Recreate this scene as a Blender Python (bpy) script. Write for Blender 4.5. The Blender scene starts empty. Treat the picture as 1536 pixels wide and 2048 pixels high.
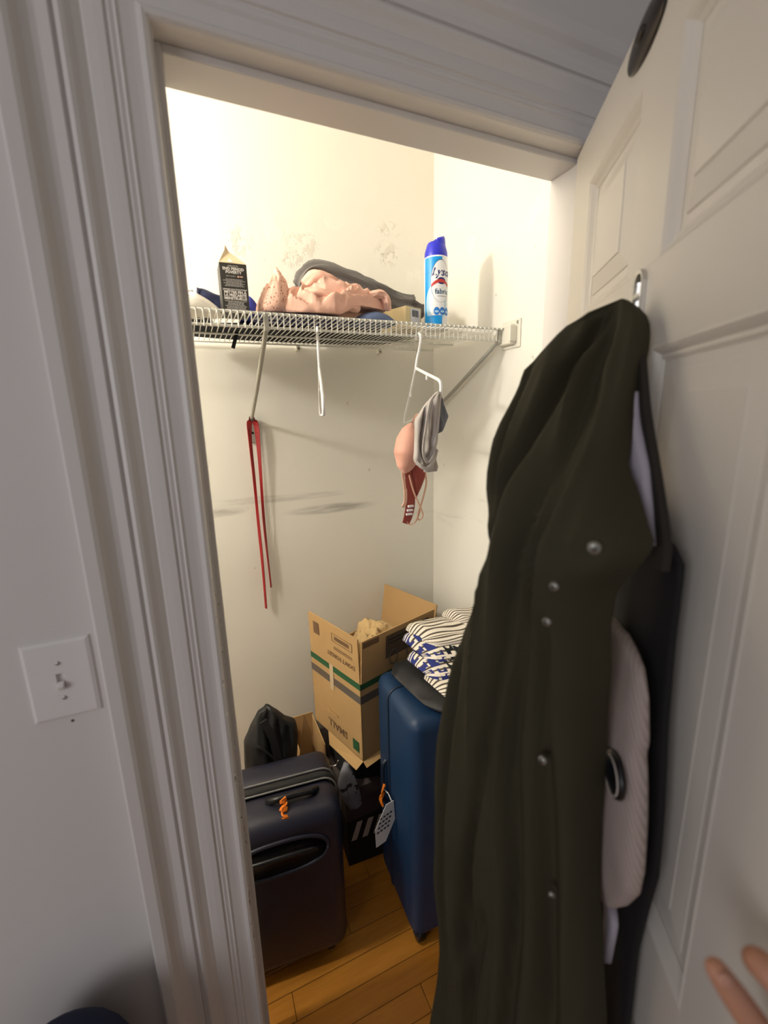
import bpy, bmesh, math, random
from mathutils import Vector, Matrix, noise
random.seed(4)
PI = math.pi
scn = bpy.context.scene
COL = scn.collection

# ------------------------------------------------------------------ camera
cd = bpy.data.cameras.new('camera'); cam = bpy.data.objects.new('camera', cd); COL.objects.link(cam)
right = Vector((0.91511, -0.40255, -0.02298)); down = Vector((-0.10823, -0.19034, -0.97573)); fwd = Vector((0.38840, 0.89539, -0.21775))
m = Matrix((right, -down, -fwd)).transposed().to_4x4(); m.translation = Vector((0, -0.77, 1.54))
cam.matrix_world = m
cd.sensor_fit = 'VERTICAL'; cd.sensor_height = 36; cd.lens = 15.275; cd.clip_start = 0.02
cd.dof.use_dof = True; cd.dof.focus_distance = 1.45; cd.dof.aperture_fstop = 2.6
scn.camera = cam
CAM = Vector((0, -0.77, 1.54))

# ------------------------------------------------------------------ light, world, exposure
w = bpy.data.worlds.new('world'); scn.world = w; w.use_nodes = True
w.node_tree.nodes['Background'].inputs[0].default_value = (0.96, 0.95, 1.0, 1)
w.node_tree.nodes['Background'].inputs[1].default_value = 0.175
def area(name, loc, target, sx, sy, power, col):
    l = bpy.data.lights.new(name, 'AREA'); l.shape = 'RECTANGLE'; l.size = sx; l.size_y = sy; l.energy = power; l.color = col
    o = bpy.data.objects.new(name, l); COL.objects.link(o); o.location = loc
    o.rotation_euler = (Vector(target) - Vector(loc)).to_track_quat('-Z', 'Y').to_euler(); return o
area('room_window_offscreen', (-2.3, -1.9, 1.75), (0.2, -0.1, 1.2), 1.2, 1.5, 23, (0.95, 0.95, 1.0))
pl = bpy.data.lights.new('closet_lamp_offscreen', 'POINT'); pl.energy = 52; pl.color = (1.0, 0.945, 0.85); pl.shadow_soft_size = 0.06
po = bpy.data.objects.new('closet_lamp_offscreen', pl); COL.objects.link(po); po.location = (-0.86, 0.15, 2.15)
scn.view_settings.view_transform = 'Standard'; scn.view_settings.look = 'None'
scn.view_settings.gamma = 1; scn.view_settings.use_curve_mapping = False
scn.view_settings.exposure = 0.0

# ------------------------------------------------------------------ materials
def lin(c):
    return tuple((v / 255 / 12.92) if v / 255 <= 0.04045 else ((v / 255 + 0.055) / 1.055) ** 2.4 for v in c)
class NT:
    def __init__(s, name):
        s.m = bpy.data.materials.new(name); s.m.use_nodes = True; s.t = s.m.node_tree
        s.b = s.t.nodes['Principled BSDF']
    def n(s, kind, **kw):
        nd = s.t.nodes.new(kind)
        for k, v in kw.items():
            if k.startswith('i_'): nd.inputs[k[2:].replace('_', ' ')].default_value = v
            else: setattr(nd, k, v)
        return nd
    def l(s, a, b): s.t.links.new(a, b)
    def math(s, op, a, b=None, c=None):
        nd = s.n('ShaderNodeMath', operation=op)
        for i, v in enumerate((a, b, c)):
            if v is None: continue
            if isinstance(v, (int, float)): nd.inputs[i].default_value = v
            else: s.l(v, nd.inputs[i])
        return nd.outputs[0]
    def mix(s, fac, a, b):
        nd = s.n('ShaderNodeMix', data_type='RGBA')
        for i, v in ((0, fac), (6, a), (7, b)):
            if isinstance(v, (int, float)): nd.inputs[i].default_value = v
            elif isinstance(v, tuple): nd.inputs[i].default_value = (*v[:3], 1)
            else: s.l(v, nd.inputs[i])
        return nd.outputs[2]
    def noise(s, scale, detail=3, vec=None, rough=.55):
        nd = s.n('ShaderNodeTexNoise'); nd.inputs['Scale'].default_value = scale; nd.inputs['Detail'].default_value = detail; nd.inputs['Roughness'].default_value = rough
        if vec is None: vec = s.n('ShaderNodeTexCoord').outputs['Object']
        s.l(vec, nd.inputs['Vector']); return nd.outputs['Fac']
    def ramp(s, fac, a, b):
        nd = s.n('ShaderNodeMapRange'); nd.inputs[1].default_value = a; nd.inputs[2].default_value = b; nd.interpolation_type = 'SMOOTHSTEP'
        s.l(fac, nd.inputs[0]); return nd.outputs[0]
    def bump(s, h, strength=.2, dist=.005):
        nd = s.n('ShaderNodeBump'); nd.inputs['Strength'].default_value = strength; nd.inputs['Distance'].default_value = dist
        s.l(h, nd.inputs['Height']); s.l(nd.outputs[0], s.b.inputs['Normal'])
    def scaled(s, vec, sc):
        nd = s.n('ShaderNodeMapping'); nd.inputs['Scale'].default_value = sc; s.l(vec, nd.inputs['Vector']); return nd.outputs[0]
    def obj(s): return s.n('ShaderNodeTexCoord').outputs['Object']
    def uv(s): return s.n('ShaderNodeTexCoord').outputs['UV']
def mat(name, rgb, rough=.6, metal=0, var=.12, vscale=8, bump=0, bscale=60, bdist=.002, sheen=0, stretch=None, spec=None):
    t = NT(name); c = lin(rgb)
    vec = t.obj()
    if stretch: vec = t.scaled(vec, stretch)
    f = t.noise(vscale, 4, vec)
    t.l(t.mix(f, tuple(v * (1 - var) for v in c), tuple(min(1, v * (1 + var)) for v in c)), t.b.inputs['Base Color'])
    t.b.inputs['Roughness'].default_value = rough; t.b.inputs['Metallic'].default_value = metal
    if spec is not None: t.b.inputs['Specular IOR Level'].default_value = spec
    if sheen: t.b.inputs['Sheen Weight'].default_value = sheen
    if bump: t.bump(t.noise(bscale, 4, vec), bump, bdist)
    return t.m
M = {}
M['trim'] = mat('trim_paint', (222, 217, 212), .42, var=.04, vscale=5, bump=.12, bscale=18, bdist=.002, stretch=(1, 1, .25))
def chipped(m_):
    t = NT.__new__(NT); t.m = m_; t.t = m_.node_tree; t.b = t.t.nodes['Principled BSDF']
    src = t.b.inputs['Base Color'].links[0].from_socket; v = t.obj(); sep = t.n('ShaderNodeSeparateXYZ'); t.l(v, sep.inputs[0])
    rng = t.math('MULTIPLY', t.ramp(t.math('ABSOLUTE', t.math('SUBTRACT', sep.outputs[0], .010)), .0075, .004), t.ramp(sep.outputs[2], 1.5, .9))
    f = t.math('MULTIPLY', rng, t.ramp(t.noise(42, 5, t.scaled(v, (2, 2, .7))), .60, .64))
    g = t.ramp(t.noise(90, 2, v), .45, .55)
    t.l(t.mix(f, src, t.mix(g, lin((120, 96, 70)), lin((250, 246, 240)))), t.b.inputs['Base Color'])
chipped(M['trim'])
M['wall'] = mat('room_wall_paint', (220, 215, 210), .7, var=.03, vscale=3, bump=.08, bscale=160, bdist=.0008)
M['door'] = mat('door_paint', (226, 219, 208), .42, var=.03, vscale=4, bump=.06, bscale=40, bdist=.001)
M['ceil'] = mat('ceiling_paint', (235, 230, 222), .8, var=.02)
def closet_paint():
    t = NT('closet_wall_paint'); v = t.obj(); c = lin((242, 239, 228))
    big = t.noise(2.2, 4, v); base = t.mix(big, tuple(x * .95 for x in c), c)
    # scuffs at hip height: stretched smears
    sm = t.ramp(t.noise(1.0, 6, t.scaled(v, (2.2, 2.2, 15)), .6), .56, .78)
    sep = t.n('ShaderNodeSeparateXYZ'); t.l(v, sep.inputs[0])
    zz = t.math('ABSOLUTE', t.math('SUBTRACT', sep.outputs[2], 1.22)); band = t.ramp(zz, .16, .0)
    base = t.mix(t.math('MULTIPLY', t.math('MULTIPLY', sm, band), .65), base, lin((140, 136, 126)))
    sp = t.ramp(t.noise(31, 2, v), .74, .79)
    base = t.mix(t.math('MULTIPLY', sp, .35), base, lin((160, 150, 130)))
    zt = t.math('ABSOLUTE', t.math('SUBTRACT', sep.outputs[2], 2.08)); bt = t.ramp(zt, .13, .03)
    patch = t.ramp(t.noise(8, 5, v), .56, .63)
    base = t.mix(t.math('MULTIPLY', t.math('MULTIPLY', patch, bt), .22), base, lin((255, 252, 244)))
    def spot(x, z, rx, rz):
        a = t.math('POWER', t.math('DIVIDE', t.math('SUBTRACT', sep.outputs[0], x), rx), 2); b = t.math('POWER', t.math('DIVIDE', t.math('SUBTRACT', sep.outputs[2], z), rz), 2)
        return t.ramp(t.math('ADD', a, b), 1.0, .1)
    smear = t.math('MULTIPLY', t.math('MAXIMUM', spot(.46, 1.205, .20, .022), t.math('MULTIPLY', spot(.30, 1.26, .26, .016), .6)), t.ramp(t.noise(1.0, 5, t.scaled(v, (7, 7, 60))), .30, .75))
    base = t.mix(t.math('MULTIPLY', smear, .6), base, lin((128, 124, 116)))
    dmg = None
    for q in ((.20, 2.07, .05, .06), (.40, 2.085, .07, .045), (.36, 2.04, .05, .03), (.70, 2.09, .06, .05), (.71, 2.17, .05, .03)):
        dmg = spot(*q) if dmg is None else t.math('MAXIMUM', dmg, spot(*q))
    chip = t.math('MULTIPLY', dmg, t.ramp(t.noise(34, 6, v, .6), .50, .56))
    base = t.mix(t.math('MULTIPLY', chip, .5), base, lin((214, 206, 188)))
    crack = t.math('MULTIPLY', dmg, t.ramp(t.math('ABSOLUTE', t.math('SUBTRACT', t.noise(16, 3, v), .5)), .010, .0))
    base = t.mix(t.math('MULTIPLY', crack, .55), base, lin((150, 140, 122)))
    t.l(base, t.b.inputs['Base Color']); t.b.inputs['Roughness'].default_value = .6
    h = t.math('ADD', t.noise(7, 5, v), t.math('MULTIPLY', t.math('MAXIMUM', chip, t.math('MULTIPLY', t.math('MULTIPLY', patch, bt), .4)), 1.0))
    t.bump(h, .35, .006)
    return t.m
M['closet'] = closet_paint()
def wood():
    t = NT('floor_wood'); v = t.obj(); oi = t.n('ShaderNodeObjectInfo')
    add = t.n('ShaderNodeVectorMath', operation='ADD'); t.l(v, add.inputs[0]); t.l(oi.outputs['Random'], add.inputs[1])
    g = t.noise(6, 5, t.scaled(add.outputs[0], (1.2, 14, 1)))
    a = t.mix(g, lin((150, 88, 22)), lin((206, 142, 52)))
    b = t.mix(t.math('MULTIPLY', oi.outputs['Random'], .35), a, lin((150, 92, 28)))
    t.l(b, t.b.inputs['Base Color']); t.b.inputs['Roughness'].default_value = .32
    t.bump(g, .05, .002); return t.m
M['wood'] = wood()
M['dark'] = mat('subfloor_wood', (128, 84, 36), .9)
M['hole'] = mat('hole_shade', (92, 80, 68), .6)  # dark tone painted in for the shade inside the small wall hole
M['plate'] = mat('switch_plastic', (232, 228, 224), .35, var=.01)
M['screw'] = mat('screw_metal', (190, 186, 180), .35, metal=.6)
M['wire'] = mat('white_epoxy_wire', (244, 243, 234), .4, var=.03)
M['bracket'] = mat('white_bracket_plastic', (226, 222, 208), .45, var=.03)
M['pole'] = mat('grey_steel_pole', (176, 174, 162), .4, metal=.25)
M['hanger'] = mat('white_hanger_plastic', (244, 243, 240), .3, var=.01)
M['red'] = mat('red_leather', (150, 18, 20), .5, var=.15, vscale=30, bump=.15, bscale=200)
M['red_edge'] = mat('red_leather_edge', (96, 12, 12), .6)
M['coat'] = mat('olive_cotton', (58, 54, 38), .8, var=.22, vscale=5, bump=.25, bscale=420, bdist=.0006, spec=.25)
M['coat_lining'] = mat('pale_fleece', (176, 168, 178), .95, var=.08, bump=.4, bscale=300, bdist=.002)
M['coat_trim'] = mat('dark_olive_tape', (34, 28, 22), .8)
M['snap'] = mat('snap_metal', (160, 158, 148), .3, metal=.7)
M['snap_dark'] = mat('snap_centre', (96, 92, 86), .3, metal=.8)
M['black_fab'] = mat('black_fabric', (16, 14, 14), .85, var=.2, bump=.3, bscale=300, bdist=.001)
M['pack'] = mat('black_nylon', (30, 30, 30), .6, var=.3, vscale=12, bump=.3, bscale=240, bdist=.001)
def ribbed():
    t = NT('ribbed_knit'); v = t.uv()
    wv = t.n('ShaderNodeTexWave', wave_type='BANDS', bands_direction='DIAGONAL'); wv.inputs['Scale'].default_value = 58; wv.inputs['Distortion'].default_value = .5
    t.l(t.scaled(v, (1.0, 1.15, 1)), wv.inputs['Vector'])
    c = lin((176, 160, 152)); t.l(t.mix(wv.outputs['Fac'], tuple(x * .84 for x in c), c), t.b.inputs['Base Color'])
    t.b.inputs['Roughness'].default_value = .9; t.bump(wv.outputs['Fac'], .5, .002); return t.m
M['ribbed'] = ribbed()
M['leather'] = mat('black_leather', (18, 18, 20), .35)
M['blue_case'] = mat('blue_shell', (13, 46, 78), .5, var=.08, vscale=3, bump=.08, bscale=900, bdist=.0004)
M['blue_dark'] = mat('blue_shell_trim', (12, 30, 50), .5)
M['black_case'] = mat('black_navy_shell', (27, 27, 42), .42, var=.06, bump=.06, bscale=700, bdist=.0004)
M['case_band'] = mat('zip_tape', (30, 30, 28), .8, bump=.2, bscale=400)
M['case_line'] = mat('grey_piping', (120, 118, 116), .4)
M['black_pl'] = mat('black_plastic', (12, 12, 13), .35)
M['orange'] = mat('orange_ribbon', (226, 120, 22), .6, var=.3, vscale=90)
M['tag'] = mat('white_tag_paper', (214, 212, 208), .7, var=.03)
M['ink'] = mat('black_ink', (34, 32, 32), .7)
M['ink_faint'] = mat('brown_print', (112, 84, 58), .8)
M['kraft'] = mat('kraft_cardboard', (186, 150, 100), .85, var=.07, vscale=12, bump=.08, bscale=120, bdist=.001)
M['kraft_in'] = mat('kraft_inside', (196, 158, 104), .85, var=.08, vscale=14)
M['green'] = mat('green_print', (34, 86, 50), .75)
M['band_grey'] = mat('grey_print', (96, 88, 80), .8)
M['print_dark'] = mat('dark_print_panel', (92, 74, 58), .8, var=.3, vscale=30)
M['tape'] = mat('clear_tape', (206, 182, 146), .25)
M['paper'] = mat('crumpled_kraft_paper', (206, 174, 122), .9, var=.15, vscale=40, bump=.6, bscale=50, bdist=.01)
M['grey_box'] = mat('dark_taupe_box', (70, 60, 58), .8, var=.1)
M['black_box'] = mat('black_card', (26, 24, 22), .75, var=.1)
M['stripe_w'] = mat('white_stripe_print', (206, 194, 184), .7)
M['navy'] = mat('navy_cloth', (26, 32, 62), .9, var=.15, bump=.3, bscale=260)
M['navy_bag'] = mat('navy_bag_cloth', (14, 24, 56), .85, var=.15, bump=.3, bscale=260)
M['denim'] = mat('denim_blue', (100, 116, 150), .9, var=.25, vscale=25, bump=.3, bscale=260)
M['royal'] = mat('royal_blue_cloth', (40, 52, 140), .9, var=.2)
M['dkcloth'] = mat('black_navy_cloth', (22, 24, 34), .9, var=.25, vscale=15, bump=.4, bscale=120)
M['grey_knit'] = mat('grey_knit', (128, 126, 130), .95, var=.12, vscale=40, bump=.5, bscale=300)
M['grey_pants'] = mat('charcoal_fleece', (108, 104, 100), .95, var=.14, vscale=70, bump=.35, bscale=260, bdist=.001, sheen=.15)
M['grey_rib'] = mat('charcoal_rib', (92, 86, 84), .95, bump=.6, bscale=90, bdist=.003, stretch=(1, 1, 6))
M['pink'] = mat('salmon_jersey', (246, 196, 174), .9, var=.06, bump=.25, bscale=200, bdist=.001)
def perforated():
    t = NT('salmon_openwork_knit'); vo = t.n('ShaderNodeTexVoronoi'); vo.inputs['Scale'].default_value = 1; t.l(t.scaled(t.obj(), (170, 170, 130)), vo.inputs['Vector'])
    f = t.ramp(vo.outputs['Distance'], .18, .34); t.l(t.mix(f, lin((196, 122, 100)), lin((246, 200, 178))), t.b.inputs['Base Color'])
    t.b.inputs['Roughness'].default_value = .9; t.bump(f, .5, .003); return t.m
M['pink_knit'] = perforated()
def blotch(name, a, b, scale, lo, hi):
    t = NT(name); f = t.ramp(t.noise(scale, 2), lo, hi); t.l(t.mix(f, lin(a), lin(b)), t.b.inputs['Base Color']); t.b.inputs['Roughness'].default_value = .9
    t.bump(t.noise(200), .2, .001); return t.m
M['tee'] = blotch('white_printed_cotton', (240, 236, 226), (20, 26, 44), 22, .60, .63)
M['plaid'] = blotch('blue_white_pattern', (34, 42, 90), (176, 180, 200), 40, .55, .6)
M['speckle'] = blotch('grey_spotted_cloth', (128, 128, 136), (40, 36, 42), 45, .6, .64)
M['carton_w'] = mat('wood_print_card', (222, 204, 156), .8, var=.14, vscale=30, stretch=(6, 6, .4))
M['white_card'] = mat('white_label', (232, 228, 228), .6, var=.01)
M['pouch'] = mat('beige_inner_card', (222, 202, 164), .6, var=.1)
M['carton_k'] = mat('charcoal_card', (50, 47, 42), .55, var=.06)
M['white_ink'] = mat('white_ink', (236, 232, 226), .6, var=0)
M['can_blue'] = mat('can_blue', (20, 150, 224), .3, var=.15, vscale=25)
M['can_white'] = mat('can_white', (238, 240, 242), .3, var=.01)
M['can_steel'] = mat('can_rim', (210, 212, 214), .25, metal=.6)
M['cap_blue'] = mat('cap_blue', (36, 44, 200), .35, var=.05)
M['logo_blue'] = mat('logo_blue', (34, 40, 110), .4)
M['logo_teal'] = mat('logo_teal', (30, 84, 116), .4)
M['can_red'] = mat('can_red', (196, 60, 54), .4)
M['can_mid'] = mat('can_mid_blue', (40, 120, 206), .35, var=.2, vscale=60)
M['can_pale'] = mat('can_pale_blue', (170, 208, 232), .35, var=.15, vscale=40)
M['bra_pink'] = mat('pink_moulded_fabric', (226, 168, 146), .7, var=.03, sheen=.2)
M['bra_red'] = mat('maroon_lining', (150, 70, 58), .8, var=.1)
M['bra_grey'] = mat('light_grey_jersey', (190, 182, 174), .9, var=.08, bump=.3, bscale=160, bdist=.001)
M['bra_dark'] = mat('slate_jersey', (112, 116, 124), .9, var=.15, bump=.3, bscale=160)
M['strap'] = mat('blush_elastic', (222, 176, 150), .75, var=.06)
M['metal_dark'] = mat('dark_bronze', (58, 52, 48), .35, metal=.7, var=.3, vscale=60)
M['chrome'] = mat('chrome', (210, 208, 204), .18, metal=1.0, var=.02)
M['skin'] = mat('skin', (196, 140, 112), .55, var=.07, vscale=30, bump=.12, bscale=250, bdist=.0006)
M['nail'] = mat('nail', (206, 152, 128), .35)
def knit(name, kind):
    t = NT(name); uv = t.uv(); sep = t.n('ShaderNodeSeparateXYZ'); t.l(uv, sep.inputs[0])
    cream, brown, navy, black = lin((238, 228, 210)), lin((84, 74, 62)), lin((42, 52, 120)), lin((18, 24, 28))
    n = {'fine': 13, 'cuff': 12, 'fair': 11}[kind]
    st = t.math('FRACT', t.math('MULTIPLY', sep.outputs[1], n)); stripe = t.ramp(st, .58, .66)
    base = t.mix(stripe, cream, brown)
    if kind == 'fair':
        ck = t.n('ShaderNodeTexVoronoi', distance='CHEBYCHEV'); ck.inputs['Scale'].default_value = 1; ck.inputs['Randomness'].default_value = .35
        t.l(t.scaled(uv, (8, 5, 1)), ck.inputs['Vector'])
        cell = t.ramp(ck.outputs['Distance'], .38, .41)
        br = t.n('ShaderNodeTexVoronoi'); br.inputs['Scale'].default_value = 1; t.l(t.scaled(uv, (15, 9, 1)), br.inputs['Vector'])
        dots = t.ramp(br.outputs['Distance'], .36, .40)
        side = t.ramp(sep.outputs[0], .17, .22)
        ink = t.mix(side, navy, black)
        fig = t.math('MULTIPLY', t.math('SUBTRACT', 1, cell), dots)
        base = t.mix(fig, base, ink)
        ln = t.ramp(t.math('ABSOLUTE', t.math('SUBTRACT', t.math('FRACT', t.math('MULTIPLY', sep.outputs[1], 3)), .5)), .07, .05)
        base = t.mix(ln, base, cream)
    t.l(base, t.b.inputs['Base Color']); t.b.inputs['Roughness'].default_value = .95
    t.bump(t.noise(300), .3, .001); return t.m
M['knit_fine'] = knit('fine_striped_knit', 'fine'); M['knit_cuff'] = knit('striped_cuff_knit', 'cuff'); M['knit_fair'] = knit('patterned_knit', 'fair')

# ------------------------------------------------------------------ mesh helpers
def link(name, me, mt=None, parent=None, smooth=False):
    o = bpy.data.objects.new(name, me); COL.objects.link(o)
    if mt is not None and not me.materials: me.materials.append(M[mt] if isinstance(mt, str) else mt)
    if smooth: me.polygons.foreach_set('use_smooth', [True] * len(me.polygons))
    if parent is not None: o.parent = parent
    return o
def mesh(name, verts, faces, uvs=None):
    me = bpy.data.meshes.new(name); me.from_pydata([tuple(v) for v in verts], [], faces); me.update()
    if uvs:
        ul = me.uv_layers.new(name='UVMap')
        for lp in me.loops: ul.data[lp.index].uv = uvs[lp.vertex_index]
    return me
def tag(o, label, cat, group=None):
    o['label'] = label; o['category'] = cat
    if group: o['group'] = group
    return o
def thing(name, loc, label, cat, group=None, rz=0):
    o = bpy.data.objects.new(name, None); COL.objects.link(o); o.location = loc; o.rotation_euler.z = rz; o.empty_display_size = .05
    return tag(o, label, cat, group)
def struct(o): o['kind'] = 'structure'; return o
def fixn(me):
    bm = bmesh.new(); bm.from_mesh(me); bmesh.ops.recalc_face_normals(bm, faces=bm.faces); bm.to_mesh(me); bm.free(); return me
def boxm(name, x0, x1, y0, y1, z0, z1, bev=0, seg=2):
    bm = bmesh.new(); bmesh.ops.create_cube(bm, size=1)
    for v in bm.verts: v.co = Vector((x0 + (v.co.x + .5) * (x1 - x0), y0 + (v.co.y + .5) * (y1 - y0), z0 + (v.co.z + .5) * (z1 - z0)))
    if bev: bmesh.ops.bevel(bm, geom=bm.edges[:], offset=bev, segments=seg, profile=.5, affect='EDGES', clamp_overlap=True)
    me = bpy.data.meshes.new(name); bm.to_mesh(me); bm.free(); return me
def box(name, x0, x1, y0, y1, z0, z1, mt, parent=None, bev=0, seg=2, smooth=False):
    return link(name, boxm(name, x0, x1, y0, y1, z0, z1, bev, seg), mt, parent, smooth)
def ring_loft(name, rings, closed=True, caps=True, uv=True):
    n = len(rings[0]); V = [p for r in rings for p in r]; F = []; U = []
    for i in range(len(rings)):
        for j in range(n): U.append((j / n * 2 if j <= n / 2 else 2 - j / n * 2, i / (len(rings) - 1)))
    for i in range(len(rings) - 1):
        for j in range(n if closed else n - 1):
            k = (j + 1) % n; F.append((i * n + j, i * n + k, (i + 1) * n + k, (i + 1) * n + j))
    if caps: F.append(tuple(range(n))[::-1]); F.append(tuple(range((len(rings) - 1) * n, len(rings) * n)))
    return fixn(mesh(name, V, F, U if uv else None))
def smooth_path(P, n=6):
    P = [Vector(p) for p in P]; out = []
    for i in range(len(P) - 1):
        a = P[max(i - 1, 0)]; b = P[i]; c = P[i + 1]; d = P[min(i + 2, len(P) - 1)]
        for k in range(n):
            t = k / n
            out.append(.5 * ((2 * b) + (c - a) * t + (2 * a - 5 * b + 4 * c - d) * t * t + (3 * b - a - 3 * c + d) * t ** 3))
    out.append(P[-1]); return out
def frames(P):
    T = [(P[min(i + 1, len(P) - 1)] - P[max(i - 1, 0)]).normalized() for i in range(len(P))]
    up = Vector((0, 0, 1)) if abs(T[0].z) < .9 else Vector((0, 1, 0)); N = []
    u = (up - T[0] * up.dot(T[0])).normalized()
    for t in T:
        u = (u - t * u.dot(t)); u = u.normalized() if u.length > 1e-6 else Vector((1, 0, 0)); N.append(u.copy())
    return T, N
def tubem(name, P, r, seg=8):
    P = [Vector(p) for p in P]; T, N = frames(P); rings = []
    for i, p in enumerate(P):
        b = T[i].cross(N[i]); rr = r[i] if isinstance(r, (list, tuple)) else r
        rings.append([p + (N[i] * math.cos(a) + b * math.sin(a)) * rr for a in [2 * PI * k / seg for k in range(seg)]])
    return ring_loft(name, rings, uv=False)
def tube(name, P, r, mt, parent=None, seg=8): return link(name, tubem(name, P, r, seg), mt, parent, True)
def ribbon(name, P, width, thick, mt, parent=None, side=(1, 0, 0), twist=None):
    P = [Vector(p) for p in P]; rings = []
    for i, p in enumerate(P):
        t = (P[min(i + 1, len(P) - 1)] - P[max(i - 1, 0)]).normalized()
        s = Vector(side)
        if twist: s = Matrix.Rotation(twist(i / (len(P) - 1)), 3, t) @ s
        s = (s - t * s.dot(t)).normalized(); nn = t.cross(s); wd = width(i / (len(P) - 1)) if callable(width) else width
        rings.append([p + s * wd / 2 + nn * thick / 2, p + s * wd / 2 - nn * thick / 2, p - s * wd / 2 - nn * thick / 2, p - s * wd / 2 + nn * thick / 2])
    return link(name, ring_loft(name, rings, uv=False), mt, parent)
def lathem(name, prof, seg=32, c=(0, 0, 0)):
    rings = [[Vector((c[0] + r * math.cos(2 * PI * k / seg), c[1] + r * math.sin(2 * PI * k / seg), c[2] + z)) for k in range(seg)] for r, z in prof]
    return ring_loft(name, rings, uv=False)
def lathe(name, prof, mt, parent=None, seg=32, c=(0, 0, 0)): return link(name, lathem(name, prof, seg, c), mt, parent, True)
def interp(L, z):
    L = sorted(L, key=lambda q: q[1])
    if z <= L[0][1]: return L[0][0]
    for (u0, z0), (u1, z1) in zip(L, L[1:]):
        if z <= z1: return u0 + (u1 - u0) * ((z - z0) / max(1e-9, z1 - z0))
    return L[-1][0]
def lerp_tab(T, x):
    return interp([(v, k) for k, v in T], x)
def ridged(p, s):
    return 1 - abs(noise.noise(Vector(p) * s)) * 2
def puff(name, place, rows, mt, parent=None, n=40, fold=.0, fscale=(6, 2), seed=0, creases=(), gdep=.02, gw=.012, pw=.6, back=.7):
    """closed cloth body; rows = (z, uL, uR, thickness); place(u, depth, z) -> point"""
    rings = []
    for z, a, b, th in rows:
        mid, hf = (a + b) / 2, (b - a) / 2; r = []
        for k in range(n):
            an = 2 * PI * k / n; u = mid - math.cos(an) * hf; s = math.sin(an)
            d = math.copysign(abs(s) ** pw, s) * th * (1 if s > 0 else back)
            if fold: d += fold * abs(s) * (ridged((u * fscale[0] + seed, z * fscale[1], seed * 3.1), 1) - .4 + .5 * noise.noise(Vector((u * fscale[0] * 2.3, z * fscale[1] * 2, seed + 9))))
            if s > 0:
                for c in creases:
                    zs = [q[1] for q in c]
                    if min(zs) - .03 < z < max(zs) + .03:
                        cu = interp(c, z); e = min(1, (z - min(zs) + .03) / .06, (max(zs) + .03 - z) / .06)
                        d -= gdep * (1.7 if c is creases[0] else 1) * e * math.exp(-((u - cu) / gw) ** 2) * s
            r.append(Vector(place(u, d, z)))
        rings.append(r)
    return link(name, ring_loft(name, rings), mt, parent, True)
def rows_from(Lt, Rt, z0, z1, n, th):
    out = []
    for i in range(n):
        k = i / (n - 1); z = z0 + (z1 - z0) * k; a, b = interp(Lt, z), interp(Rt, z)
        t = th(k) if callable(th) else th
        out.append((z, min(a, b), max(a, b), t))
    return out
def heap(name, X, H, YC, DY, base, mt, parent=None, n=36, m=44, fold=.02, fs=9, seed=0, pw=.7, slope=None, ax=1.0, az=.9, skew=0):
    """soft cloth heap resting on base; X range, H/YC/DY tables over 0..1"""
    rings = []
    for i in range(m):
        k = i / (m - 1); x = X[0] + (X[1] - X[0]) * k; e = math.sin(PI * min(1, max(0, k))) ** .35 if 0 < k < 1 else .02
        h = lerp_tab(H, k) * e; yc = lerp_tab(YC, k); dy = lerp_tab(DY, k) * (.35 + .65 * e); r = []
        for j in range(n):
            a = 2 * PI * j / n; c, s = math.cos(a), math.sin(a)
            y = yc - math.copysign(abs(c) ** .8, c) * dy; z = base + (abs(s) ** pw * h if s > 0 else -.0)
            if s > 0:
                q = Vector((x * fs * ax + seed + skew * z * fs, y * fs * .8 + z * fs * az, seed * 2.7))
                w_ = Vector((noise.noise(q * .7), noise.noise(q * .7 + Vector((5, 5, 5))), 0)) * .8
                d = fold * ((ridged(q + w_, 1) - .5) + .45 * (ridged((q + w_ * 1.5) * 2.3, 1) - .5)) * e * s ** .5
                z = max(base + .002, z + d); y -= c * 0 + d * (-.5 if c > 0 else .5) * -1 * abs(c)
            r.append(Vector((x + .004 * noise.noise(Vector((x * 20, y * 20, seed))), y, z + (slope(k) if slope else 0))))
        rings.append(r)
    return link(name, ring_loft(name, rings), mt, parent, True)
def textm(name, lines, mapf, mt, parent=None):
    """lines: (string, size, x, y[, align, shear]); mapf(x,y)->point; all joined into one lettering mesh"""
    V, F = [], []
    for ln in lines:
        s, size, x, y = ln[:4]; al = ln[4] if len(ln) > 4 else 'CENTER'; sh = ln[5] if len(ln) > 5 else 0
        cu = bpy.data.curves.new('t', 'FONT'); cu.body = s; cu.size = size; cu.align_x = al; cu.align_y = 'CENTER'; cu.resolution_u = 2; cu.shear = sh
        if len(ln) > 6: cu.offset = ln[6]
        o = bpy.data.objects.new('t', cu); COL.objects.link(o); bpy.context.view_layer.update()
        me = bpy.data.meshes.new_from_object(o.evaluated_get(bpy.context.evaluated_depsgraph_get()))
        b = len(V); V += [mapf(v.co.x + x, v.co.y + y) for v in me.vertices]; F += [tuple(i + b for i in p.vertices) for p in me.polygons]
        bpy.data.objects.remove(o); bpy.data.curves.remove(cu); bpy.data.meshes.remove(me)
    return link(name, mesh(name, V, F), mt, parent)
def quads(name, rects, mapf, mt, parent=None, n=1):
    V, F = [], []
    for x0, x1, y0, y1 in rects:
        for i in range(n):
            a, b_ = x0 + (x1 - x0) * i / n, x0 + (x1 - x0) * (i + 1) / n
            b = len(V); V += [mapf(a, y0), mapf(b_, y0), mapf(b_, y1), mapf(a, y1)]; F.append((b, b + 1, b + 2, b + 3))
    return link(name, mesh(name, V, F), mt, parent)
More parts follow.
